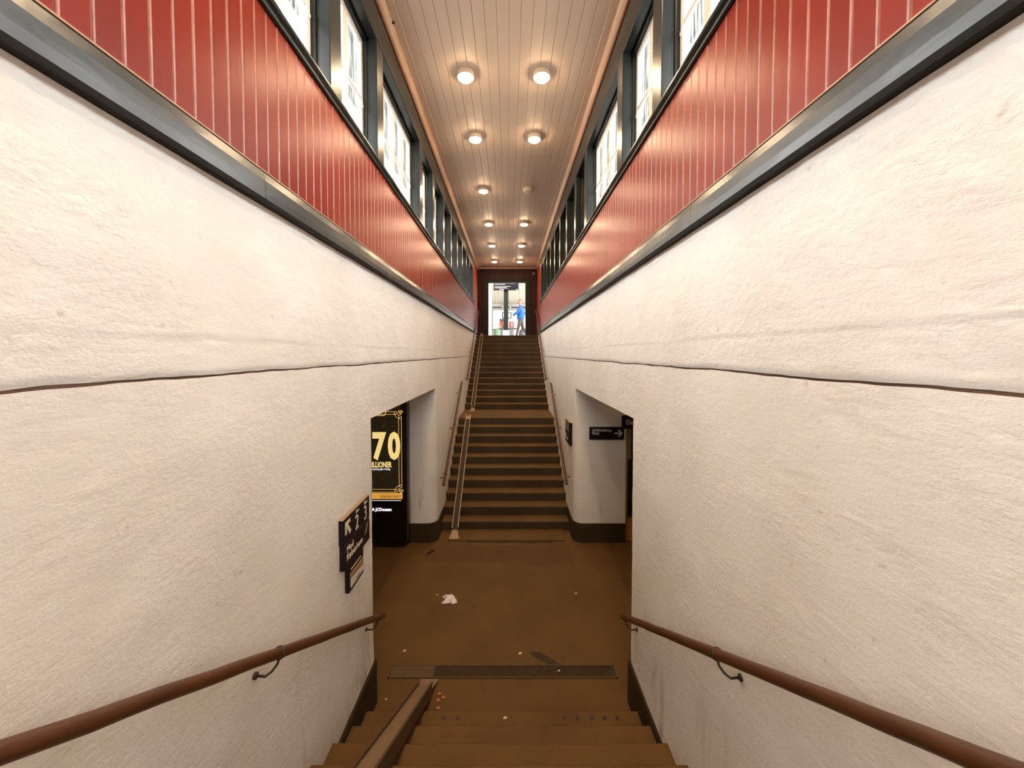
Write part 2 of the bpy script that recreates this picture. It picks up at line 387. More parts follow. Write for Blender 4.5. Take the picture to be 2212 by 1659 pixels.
# ------------------------------------------------------------------ floor, passage
fl = box('floor', 'floor', (-7, 7, 0.4, Y2+0.8, -0.15, 0.0))
struct(fl, 'worn brown underpass floor between the two flights of stairs', 'floor')
def passage():
    o = MB().box(XL-0.03, -7, Y1-0.1, Y2+0.2, ZL, ZL+0.2).obj('ceiling_passage_left', 'plaster'); struct(o, 'plastered ceiling of the left side passage', 'ceiling')
    o = MB().box(XR+0.03, 7, Y1-0.1, Y2+1.6, ZL, ZL+0.2).obj('ceiling_passage_right', 'plaster'); struct(o, 'plastered ceiling of the right side passage', 'ceiling')
    o = MB().box(XL-0.55, -7, Y1-0.2, Y1-0.005, -0.02, ZL).obj('wall_passage_near_left', 'plaster'); struct(o, 'near wall of the left side passage', 'wall')
    o = MB().box(XR+0.55, 7, Y1-0.2, Y1-0.005, -0.02, ZL).obj('wall_passage_near_right', 'plaster'); struct(o, 'near wall of the right side passage', 'wall')
    o = MB().box(-1.69, -7, Y2, Y2+0.2, -0.02, ZL).obj('wall_passage_far_left', 'plaster'); struct(o, 'far wall of the left side passage behind the light box', 'wall')
    mb = MB().box(1.95, 1.984, Y2+0.03, Y2+1.2, -0.02, ZL).box(1.97, 7, Y2+1.2, Y2+1.4, -0.02, ZL)
    o = mb.obj('wall_passage_far_right', 'plaster'); struct(o, 'recessed far wall of the right side passage', 'wall')
    o = box('wall_end_passage_left', 'plaster', (-7.2, -7, Y1-0.2, Y2+0.3, -0.02, ZL)); struct(o, 'end wall of the left passage', 'wall')
    o = box('wall_end_passage_right', 'plaster', (7, 7.2, Y1-0.2, Y2+1.5, -0.02, ZL)); struct(o, 'end wall of the right passage', 'wall')
    fx = box('floor_recess', 'floor', (1.4, 7, Y2+0.8, Y2+1.4, -0.15, 0.0)); struct(fx, 'floor of the recess in front of the lift', 'floor')
passage()

# ------------------------------------------------------------------ stairs
RZ, NT = 0.165, 0.3
def flight(label, noses, sgn, z0, depth_last, wob=True):
    """noses: list of (y, z top); sgn +1 climbs away from the camera"""
    root = empty('staircase', (0, noses[0][0], z0)); struct(root, label, 'stairs')
    steps = []
    for i,(y,z) in enumerate(noses):
        d = (abs(noses[i+1][0]-y) if i+1 < len(noses) else depth_last)
        r = z - (noses[i-1][1] if i else z0)
        mb = MB(); yb = y + sgn*(d + 0.04); zb = z - r - 0.10
        n = 24
        xs = [XL-0.03 + (XR-XL+0.06)*k/n for k in range(n+1)]
        prof = [(0.0, zb), (0.0, z-0.022), (0.006, z-0.008), (0.02, z)]
        rows = [[(x, y + sgn*(u + 0.006*noise.noise(Vector((x*2.2, i*3.1, y))) + 0.003*noise.noise(Vector((x*11, i*5.1, y)))),
                  zz - (0.006*abs(noise.noise(Vector((x*7, i*2.3, 4+y)))) if j >= 2 else 0)) for x in xs] for j,(u,zz) in enumerate(prof)]
        rows.append([(x, yb, z) for x in xs]); rows.append([(x, yb, zb) for x in xs])
        vs = [p for rr in rows for p in rr]; m = n+1
        fs = [(j*m+k, j*m+k+1, (j+1)*m+k+1, (j+1)*m+k) for j in range(len(rows)-1) for k in range(n)]
        fs += [tuple(j*m for j in range(len(rows))), tuple(j*m+n for j in range(len(rows)-1,-1,-1))]
        o = mb.add(vs, fs).obj('step', 'step', root); o.matrix_parent_inverse = root.matrix_basis.inverted()
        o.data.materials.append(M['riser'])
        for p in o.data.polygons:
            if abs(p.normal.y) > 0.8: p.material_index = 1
        steps.append(o)
    return root, steps
near_n = [(3.28-0.3*k, RZ*(k+1)) for k in range(10)]
st_near, near_steps = flight('near flight of worn brown steps going down from the camera', near_n, -1, 0.0, 1.4)
far_low = [(7.08+0.283*k, RZ*(k+1)) for k in range(10)]
st_far, _ = flight('lower far flight of worn brown steps rising from the passage', far_low, 1, 0.0, 1.45)
far_up = [(11.03+0.302*k, 1.65+0.1621*(k+1)) for k in range(14)]
st_up, _ = flight('upper far flight of worn brown steps rising to the lit doorway', far_up, 1, 1.65, 0.55)
back_up = [(-0.82-0.302*k, 1.65+0.1621*(k+1)) for k in range(14)]
st_back, _ = flight('flight of brown steps behind the camera up to the other doorway', back_up, -1, 1.65, 0.6)
pad = box('floor_pad', 'step', (-1.06, 0.98, 6.66, 7.15, -0.05, 0.022), bevel=0.006); struct(pad, 'low worn slab at the foot of the far steps', 'floor')
for k,(hx) in enumerate((-0.545, -0.43, 0.468, 0.578, 0.693, 0.803, 0.912)):
    MB().lathe([(0.0165, 0), (0.0165, 0.0015), (0.012, -0.004)], (hx, 3.205, RZ+0.001), 12).obj('drain_hole', 'shoe', near_steps[0])

patch = floor_mat('darker_asphalt_patch', (0.125, 0.064, 0.018), (0.105, 0.053, 0.015), (0.05, 0.024, 0.008))
stain = mat('dark_floor_stain', (0.045, 0.022, 0.008), 0.8)
def floor_patch(nm, pts, m, seed):
    q = []
    for (ax, ay), (bx, by) in zip(pts, pts[1:]+pts[:1]):
        n = max(2, int(math.hypot(bx-ax, by-ay)/0.06))
        for k in range(n):
            x, y = ax+(bx-ax)*k/n, ay+(by-ay)*k/n
            q.append((x+0.012*noise.noise(Vector((x*6, y*6, seed))), y+0.02*noise.noise(Vector((x*6, y*6, seed+5)))))
    MB().prism(q, lambda u,v,t: (u, v, t), -0.004, 0.0015).obj(nm, m, fl)
floor_patch('repair_patch', [(-1.35, 6.02), (-0.6, 6.0), (-0.1, 5.98), (0.15, 6.05), (0.35, 5.90), (1.0, 5.92), (1.02, 6.5), (-1.2, 6.5)], patch, 1)
floor_patch('dark_stain', [(-0.72, 6.60), (0.75, 6.58), (0.78, 6.66), (-0.70, 6.67)], stain, 2)
floor_patch('dark_stain', [(-1.36, 6.20), (-1.30, 6.17), (-1.22, 6.36), (-1.28, 6.38)], stain, 3)
floor_patch('dark_stain', [(0.22, 4.13), (0.34, 4.15), (0.52, 3.99), (0.62, 3.97), (0.40, 3.97)], stain, 4)
# ------------------------------------------------------------------ sill beams, red planks
PW = 0.0935
def upper(sg):
    X = side(sg); nm = 'left' if sg < 0 else 'right'
    xb = X - sg*0.047                    # beam face
    xr = X - sg*0.018                    # plank face
    prof = [(X+sg*0.06, ZB), (xb+sg*0.012, ZB), (xb, ZB+0.012), (xb-sg*0.0, ZB+0.05), (xb+sg*0.003, ZB+0.10), (xb+sg*0.012, ZB+0.142), (X+sg*0.06, ZB+0.150)]
    bm = MB()
    cuts = [YB, 1.95, 3.9, 7.3, 11.3, 13.4, YE] if sg < 0 else [YB, 2.35, 4.62, 8.4, 12.4, YE]
    root = empty('trim_1' if sg < 0 else 'trim_2'); struct(root, 'grey-green painted timber beam along the top of the %s white wall' % nm, 'beam')
    for a, b in zip(cuts[:-1], cuts[1:]):
        MB().prism(prof, lambda u,v,t: (u, t, v), a+0.0015, b-0.0015).obj('beam_length', 'beam', root)
    MB().box(X+sg*0.05, xb+sg*0.010, YB, YE, ZB-0.006, ZB-0.0002).obj('underside_strip', 'beam_black', root)
    MB().box(X+sg*0.05, xb+sg*0.014, YB, YE, ZB+0.1505, ZB+0.157).obj('edge_strip', 'beam_edge', root)
    # planks
    wroot = empty('wall_upper_' + nm); struct(wroot, 'oxide red vertical plank wall above the %s beam' % nm, 'wall')
    z0, z1 = ZB+0.13, 4.955
    dep = 0.022
    def pl_prof(y): return [(y, 0), (y, dep-0.007), (y+0.003, dep-0.0025), (y+0.007, dep), (y+PW-0.008, dep), (y+PW-0.004, dep-0.0025), (y+PW-0.001, dep-0.007), (y+PW-0.001, 0)]
    xo = xr + sg*dep
    me = MB().prism(pl_prof(0), lambda u,v,t: (-sg*v, u, t), z0, z1).mesh('plank', 'red')
    me2 = MB().prism(pl_prof(0), lambda u,v,t: (-sg*v, u, t), z0, 6.43).mesh('plank_tall', 'red')
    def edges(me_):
        me_.materials.append(M['edge_glint'])
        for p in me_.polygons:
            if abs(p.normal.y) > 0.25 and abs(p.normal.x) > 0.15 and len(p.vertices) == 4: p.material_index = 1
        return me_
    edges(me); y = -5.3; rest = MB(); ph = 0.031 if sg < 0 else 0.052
    y += ph
    while y < YE - PW*0.5:
        if 0.75 < y < 6.4:
            o = link('plank', me, None, wroot); o.location = (xo + sg*random.uniform(-0.0012, 0.0012), y, 0)
        else:
            rest.prism(pl_prof(y), lambda u,v,t: (xo - sg*v, u, t), z0, z1 if y < 13.45 else 6.43)
        y += PW
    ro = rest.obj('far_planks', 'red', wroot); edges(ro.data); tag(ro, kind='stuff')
    MB().box(xo+sg*0.001, xo+sg*0.20, YB, YE, ZB+0.1, 5.0).obj('wall_backing', 'roofdark', wroot)
    MB().box(xo+sg*0.001, xo+sg*0.20, 13.5, YE, 5.0, 6.6).obj('wall_backing', 'roofdark', wroot)
    # sill moulding with two beads
    zs = 4.930; tr = empty('trim_3' if sg < 0 else 'trim_4'); struct(tr, 'dark beaded sill moulding below the %s windows' % nm, 'moulding')
    ysil = 13.55
    def bead(name, m, pr): MB().prism(pr, lambda u,v,t: (xr - sg*u, t, v), YB, ysil).obj(name, m, tr)
    bead('lower_bead', 'green', [(-0.02, zs), (0.010, zs), (0.020, zs+0.006), (0.022, zs+0.014), (0.016, zs+0.022), (-0.02, zs+0.022)])
    bead('moulding_body', 'black_green', [(-0.02, zs+0.022), (0.012, zs+0.022), (0.012, zs+0.040), (0.020, zs+0.044), (0.020, zs+0.052), (-0.02, zs+0.052)])
    bead('upper_bead', 'black_green', [(-0.12, zs+0.052), (0.026, zs+0.052), (0.034, zs+0.060), (0.034, zs+0.070), (0.026, zs+0.078), (-0.15, zs+0.085)])
    # header, cornice
    hr = empty('trim_5' if sg < 0 else 'trim_6'); struct(hr, 'dark grey-green window posts and header along the %s side' % nm, 'window framing')
    xf = xr                               # front of posts and header
    MB().box(xf, xf+sg*0.08, YB, 13.5, 6.12, 6.44).obj('header', 'green', hr, bevel=0.006)
    MB().box(xf+sg*0.08, xf+sg*0.10, YB, 13.5, 6.14, 6.44).obj('header_groove', 'black_green', hr)
    MB().box(xf+sg*0.10, xf+sg*0.19, YB, 13.5, 6.10, 6.60).obj('header', 'green', hr, bevel=0.004)
    MB().box(xf+sg*0.03, xf+sg*0.20, YB, 13.5, 4.99, 5.02).obj('sill_board', 'green', hr)
    left = [2.845, 3.815, 5.56, 6.49, 7.46, 8.43, 9.43, 10.45, 11.40, 12.4, 13.42]
    right = [2.995, 3.98, 5.72, 6.62, 7.6, 8.58, 9.55, 10.52, 11.5, 12.45, 13.42]
    ps = (left if sg < 0 else right); w = 0.185
    d0 = ps[0]; ps = [d0-1.75-0.97*k for k in range(5,0,-1)] + [d0-1.75] + ps
    ps = [p for p in ps if p > YB+0.1]
    wid = [w if p < 6 else 0.15 for p in ps]
    for p, w_ in zip(ps, wid):
        MB().box(xf+sg*0.002, xf+sg*0.08, p-w_/2, p+w_/2, 5.0, 6.125).obj('post', 'green', hr, bevel=0.006)
        MB().box(xf+sg*0.08, xf+sg*0.10, p-w_/2+0.02, p+w_/2-0.02, 5.0, 6.12).obj('post_groove', 'black_green', hr)
        MB().box(xf+sg*0.10, xf+sg*0.165, p-w_/2, p+w_/2, 5.0, 6.12).obj('post_backing', 'green', hr, bevel=0.004)
    cr = empty('trim_7' if sg < 0 else 'trim_8'); struct(cr, 'beige cornice moulding between the %s windows and the boarded ceiling' % nm, 'cornice')
    def strip(name, m, pr): MB().prism(pr, lambda u,v,t: (xr - sg*u, t, v), YB, YE).obj(name, m, cr)
    strip('rust_line', 'rust', [(-0.02, 6.425), (0.012, 6.425), (0.016, 6.447), (-0.02, 6.447)])
    strip('cornice_bead', 'cornice', [(-0.02, 6.447), (0.020, 6.447), (0.034, 6.458), (0.036, 6.475), (0.026, 6.49), (-0.02, 6.49)])
    strip('cornice_cove', 'cornice', [(-0.02, 6.49), (0.024, 6.49), (0.034, 6.512), (0.054, 6.532), (0.085, 6.542), (0.085, 6.56), (-0.02, 6.56)])
    return xf, ps, wid
UP = {}
for sg in (-1, 1): UP[sg] = upper(sg)

# windows: every bay has casements with two panes and a latch
def windows():
    wn = 1
    def casement_meshes(w):
        h0, h1, zt = 5.03, 6.10, 5.565
        fr = MB(); s_ = 0.042
        fr.box(-0.018, 0.018, 0, s_, h0, h1).box(-0.018, 0.018, w-s_, w, h0, h1)
        fr.box(-0.018, 0.018, s_, w-s_, h0, h0+0.055).box(-0.018, 0.018, s_, w-s_, h1-0.045, h1)
        fr.box(-0.015, 0.015, s_, w-s_, zt-0.014, zt+0.014)
        p1 = MB().box(-0.002, 0.002, s_-0.005, w-s_+0.005, h0+0.05, zt-0.01)
        p2 = MB().box(-0.002, 0.002, s_-0.005, w-s_+0.005, zt+0.01, h1-0.04)
        return fr.mesh('casement', 'white', bevel=0.003), p1.mesh('pane', 'glass'), p2.mesh('pane', 'glass')
    for sg in (-1, 1):
        xf, ps, wid = UP[sg]; nm = 'left' if sg < 0 else 'right'
        xg = xf + sg*0.15
        lat = MB()
        pts = [(-sg*0.02, 0.021 + 0.016*math.cos(a), -0.022*math.sin(a)) for a in [math.pi*k/7*1.4-0.6 for k in range(9)]]
        lat.tube(pts, 0.0045, 6).box(-sg*0.02, -sg*0.012, 0.012, 0.03, -0.035, 0.035)
        latm = lat.mesh('latch', 'white')
        for i in range(len(ps)-1):
            a, b = ps[i]+wid[i]/2, ps[i+1]-wid[i+1]/2
            if sg > 0 and a > 5.5:          # closed bays on the right
                root = empty('window_%d' % wn, (xg, a, 5.0)); wn += 1
                struct(root, 'boarded dark window bay on the right, number %d from the passage' % (i-6), 'window')
                inv = root.matrix_basis.inverted()
                for k in range(4):
                    o = MB().box(xg-sg*0.03, xg, a+(b-a)*k/4+0.002, a+(b-a)*(k+1)/4-0.002, 5.0, 6.12).obj('panel', 'black_green', root)
                    o.matrix_parent_inverse = inv
                continue
            n = max(1, round((b-a)/0.40)); cw = (b-a)/n
            root = empty('window_%d' % wn, (xg, a, 5.0)); wn += 1
            where = 'nearest' if abs(a-2.9) < 0.4 else ('wide' if b-a > 1.2 else 'narrow')
            struct(root, 'white casement window bay on the %s side, %.1f m along the stairway' % (nm, a), 'window')
            fm, p1, p2 = casement_meshes(cw-0.008)
            for k in range(n):
                c = link('casement', fm, None, root); c.location = (0, cw*k+0.004, -5.0)
                link('pane', p1, None, c); link('pane', p2, None, c)
                l = link('latch', latm, None, c); l.location = (0, (cw-0.052) if k % 2 else 0.0, 5.505)
                if k % 2 == 0 and n > 1: l.location.y = cw-0.05
windows()

# ------------------------------------------------------------------ ceiling
def ceiling():
    root = empty('ceiling', (XM, 5, ZC)); struct(root, 'beige tongue and groove boarded ceiling above the stairs', 'ceiling')
    inv = root.matrix_basis.inverted()
    a, b = XL+0.018+0.075, XR-0.018-0.075
    n = 17; bw = (b-a-0.12)/n
    def board(x0, x1, z=ZC):
        pr = [(x0+0.001, z+0.02), (x0+0.001, z+0.004), (x0+0.0045, z), (x1-0.0045, z), (x1-0.001, z+0.004), (x1-0.001, z+0.02)]
        o = MB().prism(pr, lambda u,v,t: (u, t, v), YB, YE).obj('ceiling_board', 'ceil', root); o.matrix_parent_inverse = inv
    board(a-0.02, a+0.06, ZC-0.006); board(b-0.06, b+0.02, ZC-0.006)
    for k in range(n): board(a+0.06+bw*k, a+0.06+bw*(k+1))
    o = MB().box(XL-0.25, XR+0.25, YB-0.2, YE+0.2, ZC+0.0195, ZC+0.12).obj('roof_slab', 'roofdark', root); o.matrix_parent_inverse = inv
    o = MB().box(XL-0.02, XR+0.02, YE-0.05, YE, ZC-0.045, ZC+0.01).obj('end_strip', 'cornice', root); o.matrix_parent_inverse = inv
ceiling()

# ------------------------------------------------------------------ end walls with doorways
DX0, DX1, DZ = -0.792, 0.651, 5.99
def end_wall(y, d, nm, n):
    root = empty('wall_%s' % nm, (0, y, ZTOP)); struct(root, 'dark red plank wall around the %s doorway' % nm, 'wall')
    inv = root.matrix_basis.inverted()
    mb = MB(); x = XL-0.02
    while x < XR:
        z0 = ZTOP if (x+PW < DX0 or x > DX1) else DZ
        pr = [(x, 0), (x, 0.018), (x+0.004, 0.022), (x+PW-0.006, 0.022), (x+PW-0.002, 0.018), (x+PW-0.002, 0)]
        mb.prism(pr, lambda u,v,t: (u, y - d*v + d*0.022, t), z0, 6.5); x += PW
    o = mb.obj('planks', 'maroon', root); tag(o, kind='stuff'); o.matrix_parent_inverse = inv
    o = MB().box(XL-0.25, DX0-0.02, y+d*0.025, y+d*0.15, ZTOP-0.1, 6.66).box(DX1+0.02, XR+0.25, y+d*0.025, y+d*0.15, ZTOP-0.1, 6.66).box(XL-0.25, XR+0.25, y+d*0.025, y+d*0.15, DZ+0.02, 6.66).obj('backing', 'roofdark', root); o.matrix_parent_inverse = inv
    dr = empty('door_%d' % n, ((DX0+DX1)/2, y, ZTOP)); struct(dr, 'dark green door frame of the open %s doorway' % nm, 'door frame')
    inv = dr.matrix_basis.inverted()
    for nm2, bb in (('jamb', (DX0-0.2, DX0, y-d*0.04, y+d*0.17, ZTOP, DZ+0.12)), ('jamb', (DX1, DX1+0.2, y-d*0.04, y+d*0.17, ZTOP, DZ+0.12)),
                    ('head', (DX0, DX1, y-d*0.04, y+d*0.17, DZ, DZ+0.12))):
        o = box(nm2, 'doorframe', bb, dr, 0.006); o.matrix_parent_inverse = inv
end_wall(YE, 1, 'far', 1); end_wall(YB, -1, 'back', 2)
fb = box('floor_back', 'pave', (-9, 9, -16, YB-0.1, ZTOP-0.2, ZTOP)); struct(fb, 'pale paving at the top of the steps behind the camera', 'floor')

# ------------------------------------------------------------------ ceiling lamps
def lamp_proto():
    t = empty('ceiling_lamp', (0,0,ZC))
    hs = MB().lathe([(0.098, -0.002), (0.102, -0.012), (0.102, -0.05), (0.097, -0.060), (0.088, -0.060), (0.086, -0.05)], n=32).obj('housing', 'casing', t, smooth=False)
    MB().lathe([(0.0865, -0.050), (0.0865, -0.066), (0.080, -0.074), (0.05, -0.081), (0.012, -0.083)], n=32).obj('diffuser', 'lamp', t, smooth=True)
    for s in (-1, 1):
        MB().lathe([(0.008, 0.001), (0.008, -0.010), (0.004, -0.013)], (s*0.068, 0.085, 0), 8).obj('fixing_screw', 'iron', hs)
    return t
lp = lamp_proto(); first = True
rows = [(4.776, 'first'), (6.13, 'second'), (8.051, 'third'), (10.09, 'fourth'), (12.08, 'fifth'), (14.14, 'sixth'), (2.75, None), (0.7, None), (-1.3, None), (-3.3, None)]
for y, nm in rows:
    for sx, x in (('left', -0.511), ('right', 0.391)):
        t = lp if first else copy_tree(lp); first = False
        t.location = (x, y, ZC)
        if nm:
            off = (nm == 'third' and sx == 'right')
            tag(t, '%s round ceiling lamp in the %s row counting from the camera%s' % ('unlit' if off else 'lit', sx, ', the %s one' % nm), 'ceiling lamp', 'round lamps under the boarded ceiling')
            if off:
                for ch in [q for q in bpy.data.objects if q.parent == t and q.name.startswith('diffuser')]:
                    ch.data = ch.data.copy(); ch.data.materials.clear(); ch.data.materials.append(M['lampoff'])
        else:
            tag(t, 'round ceiling lamp above the camera in the %s row, %s' % (sx, {2.75: 'a few steps ahead', 0.7: 'nearly overhead', -1.3: 'just behind', -3.3: 'far behind'}[y]), 'ceiling lamp', 'round lamps under the boarded ceiling')
bpy.context.view_layer.update()
sd = empty('smoke_detector', (-0.08, 14.2, ZC)); tag(sd, 'small round smoke detector between the far ceiling lamps', 'detector')
MB().lathe([(0.055, 0), (0.055, -0.02), (0.03, -0.035), (0.01, -0.036)]).obj('detector_body', 'casing', sd)
MB().lathe([(0.062, 0), (0.062, -0.006), (0.056, -0.006)]).obj('detector_base', 'cornice', sd)
for x, y in ((XL+0.075, 4.05),):
    tag(MB().lathe([(0.019, 0.006), (0.019, -0.006), (0.012, -0.012)], (x, y, 6.538), 12).obj('ceiling_plug', 'shoe'), 'small dark round plug at the left ceiling edge', 'plug')

# ------------------------------------------------------------------ handrails
def handrail(name_label, sg, p0, p1, ring_at, r=0.026, off=0.085, near=True):
    X = side(sg); xr = X - sg*off
    a, b = Vector((xr, p0[0], p0[1])), Vector((xr, p1[0], p1[1]))
    root = empty('handrail', (X, p0[0], p0[1])); tag(root, name_label, 'handrail', 'wooden stair handrails')
    inv = root.matrix_basis.inverted(); d = (b-a); Ln = d.length; d.normalize()
    n = max(8, int(Ln/0.12)); pts = []; rs = []
    for i in range(n+1):
        p = a + (b-a)*i/n
        p.x += 0.002*noise.noise(Vector((i*0.7, sg, 1))); p.z += 0.004*noise.noise(Vector((i*0.5, sg, 4)))
        pts.append(p); rs.append(r*(1+0.04*noise.noise(Vector((i*0.9, sg*3, 2)))))
    pts = [pts[0]-d*0.015] + pts + [pts[-1]+d*0.015]; rs = [r*0.75] + rs + [r*0.75]
    o = MB().tube(pts, rs, 16).obj('rail', 'wood', root, smooth=True); o.matrix_parent_inverse = inv
    for f in ring_at:
        c = a + d*f
        br = MB()
        br.tube([c-d*0.012, c-d*0.006, c+d*0.006, c+d*0.012], [r+0.002, r+0.005, r+0.005, r+0.002], 16)
        ring = br.obj('bracket_ring', 'iron', None, smooth=True)
        q = c + Vector((0, 0, -r))
        arm = [q, q+Vector((0, 0, -0.018)), q+Vector((sg*0.014, 0, -0.036)), q+Vector((sg*0.034, 0, -0.046)), q+Vector((sg*(off-0.008), 0, -0.042))]
        arm = [p - (Vector((0, 0.06, 0)) if near else Vector((0,0,0)))*min(1, k/3) for k,p in enumerate(arm)]
        am = MB().tube(arm, 0.0065, 8); e = arm[-1]
        am.tube([e, e+Vector((sg*0.012, 0, 0))], [0.017, 0.017], 10)
        o = am.obj('bracket', 'iron', root, smooth=True); o.matrix_parent_inverse = inv; ring.parent = o
handrail('dark wooden handrail on the near left wall beside the descending steps', -1, (3.53, 0.825), (0.3, 2.63), (0.17, 1.84, 3.3))
handrail('dark wooden handrail on the near right wall beside the descending steps', 1, (3.47, 0.855), (0.3, 2.63), (0.08, 1.80, 3.2))
handrail('wooden handrail on the left wall of the lower far flight', -1, (6.87, 0.905), (9.62, 2.53), (0.25, 1.6, 2.85), near=False)
handrail('wooden handrail on the right wall of the lower far flight', 1, (6.95, 0.90), (9.62, 2.49), (0.25, 1.6, 2.75), near=False)
handrail('wooden handrail on the left wall of the upper far flight', -1, (10.84, 2.50), (14.9, 4.82), (0.2, 1.7, 3.2, 4.45), near=False)
handrail('wooden handrail on the right wall of the upper far flight', 1, (10.9, 2.50), (14.9, 4.86), (0.2, 1.7, 3.2, 4.45), near=False)

# ------------------------------------------------------------------ bicycle runnels
def runnel(label, a, b, w=0.11, h=0.07, lift=0.03, flare=None, base='steel_dark', side_m='steel', bz=0.0, drop=0.0):
    a, b = Vector(a), Vector(b); d = (b-a).normalized(); sx = Vector((1,0,0)); up = sx.cross(d)
    if up.z < 0: up = -up
    root = empty('bicycle_runnel', a); tag(root, label, 'bicycle runnel', 'steel bicycle channels on the stairs')
    inv = root.matrix_basis.inverted()
    def fn(u, v, t): return a + sx*u + up*(v+lift) + d*t
    L_ = (b-a).length; t_ = 0.009
    o = MB().prism([(-w/2+t_, bz), (w/2-t_, bz), (w/2-t_, bz+t_), (-w/2+t_, bz+t_)], fn, 0, L_).obj('channel_base', base, root); o.matrix_parent_inverse = inv
    for s in (-1, 1):
        pr = [(s*w/2, -drop), (s*(w/2-t_), -drop), (s*(w/2-t_), h-0.012), (s*(w/2-t_-0.004), h), (s*(w/2+0.004), h), (s*w/2, h-0.012)]
        o = MB().prism(pr, fn, 0, L_).obj('channel_flange', side_m, root); o.matrix_parent_inverse = inv
    o = MB().prism([(-w/2+t_, t_), (w/2-t_, t_), (w/2-t_, t_+0.012), (-w/2+t_, t_+0.012)], fn, L_-0.14, L_-0.01).obj('top_plate', 'steel', root); o.matrix_parent_inverse = inv
    if flare is not None:
        z = flare
        c = a + up*lift
        e0 = Vector((a.x-w/2+0.012, a.y, c.z+0.008)); e1 = Vector((a.x+w/2-0.012, a.y, c.z+0.008))
        dy = math.copysign(0.24, -d.y)
        f0 = Vector((a.x-w/2-0.02, a.y+dy, z+0.006)); f1 = Vector((a.x+w/2+0.03, a.y+dy, z+0.006))
        th = Vector((0, 0, -0.006))
        o = MB().add([e0,e1,f1,f0,e0+th,e1+th,f1+th,f0+th], [(0,1,2,3),(7,6,5,4),(0,4,5,1),(1,5,6,2),(2,6,7,3),(3,7,4,0)]).obj('end_plate', 'steel', root); o.matrix_parent_inverse = inv
    return root
runnel('steel bicycle runnel on the near steps beside the drain grate', (-0.785, 3.55, 0.03), (-0.785, 0.5, 0.03+3.05*0.55), 0.135, 0.055, 0.06, flare=0.0, base='runnel_floor', side_m='runnel_side', bz=0.026, drop=0.05)
runnel('steel bicycle runnel on the lower far flight', (-0.955, 6.93, 0.06), (-0.985, 9.62, 1.665), 0.115, 0.06, 0.03, flare=0.022)
runnel('steel bicycle runnel on the upper far flight', (-1.0, 10.93, 1.69), (-1.015, 14.98, 3.93), 0.105, 0.06, 0.03, flare=1.65)

# ------------------------------------------------------------------ drain grate
def grate():
    root = empty('drain_grate', (XM, 3.88, 0)); tag(root, 'long rusty drain grate across the foot of the near steps', 'drain grate')
    inv = root.matrix_basis.inverted(); y0, y1 = 3.80, 3.965; x0, x1 = XL+0.03, XR-0.03
    def ad(o): o.matrix_parent_inverse = inv
    fr = MB().box(x0, x1, y0, y0+0.012, 0, 0.010).box(x0, x1, y1-0.012, y1, 0, 0.010).box(x0, x0+0.012, y0, y1, 0, 0.010).box(x1-0.012, x1, y0, y1, 0, 0.010)
    ad(fr.obj('grate_frame', 'rustplate', root))
    ad(box('drain_bed', 'steel_dark', (x0+0.012, x1-0.012, y0+0.012, y1-0.012, -0.001, 0.002), root))
    ms = MB(); x = x0 + 0.45
    h = y1-y0-0.024
    while x < x1-h*0.6-0.02:
        for s in (-1, 1):
            xa, xb = (x, x+h*0.6) if s > 0 else (x+h*0.6, x)
            ms.tube([(xa, y0+0.012, 0.006), (xb, y1-0.012, 0.006)], 0.0028, 4)
        x += 0.026
    o = ms.obj('wire_mesh', 'rustplate', root); tag(o, kind='stuff'); ad(o)
    ad(box('cover_plate', 'rustplate', (x0+0.012, x0+0.45, y0+0.012, y1-0.012, 0.002, 0.008), root, 0.002))
grate()

# ------------------------------------------------------------------ signs
def wall_frame(sg):
    """text frame on a side wall: x to the reader's right, y up, z out of the wall"""
    if sg < 0: return Matrix(((0,0,1,0),(1,0,0,0),(0,1,0,0),(0,0,0,1)))       # left wall, read facing -X
    return Matrix(((0,0,-1,0),(-1,0,0,0),(0,1,0,0),(0,0,0,1)))
def arrow_poly(kind):
    return {'ul': [(0,0.16),(0.13,0.16),(0.13,0.125),(0.072,0.125),(0.15,0.03),(0.118,0.0),(0.037,0.098),(0.037,0.03),(0,0.03)],
            'r': [(0,0.04),(0.10,0.04),(0.062,0.085),(0.095,0.10),(0.158,0.028),(0.095,-0.044),(0.062,-0.03),(0.10,0.015),(0,0.015)]}[kind]
def flat(name, poly, m, parent, mtx, ext=0.002):
    o = MB().prism(poly, lambda u,v,t: tuple(mtx @ Vector((u,v,t))), -0.0005, ext).obj(name, m, parent); return o
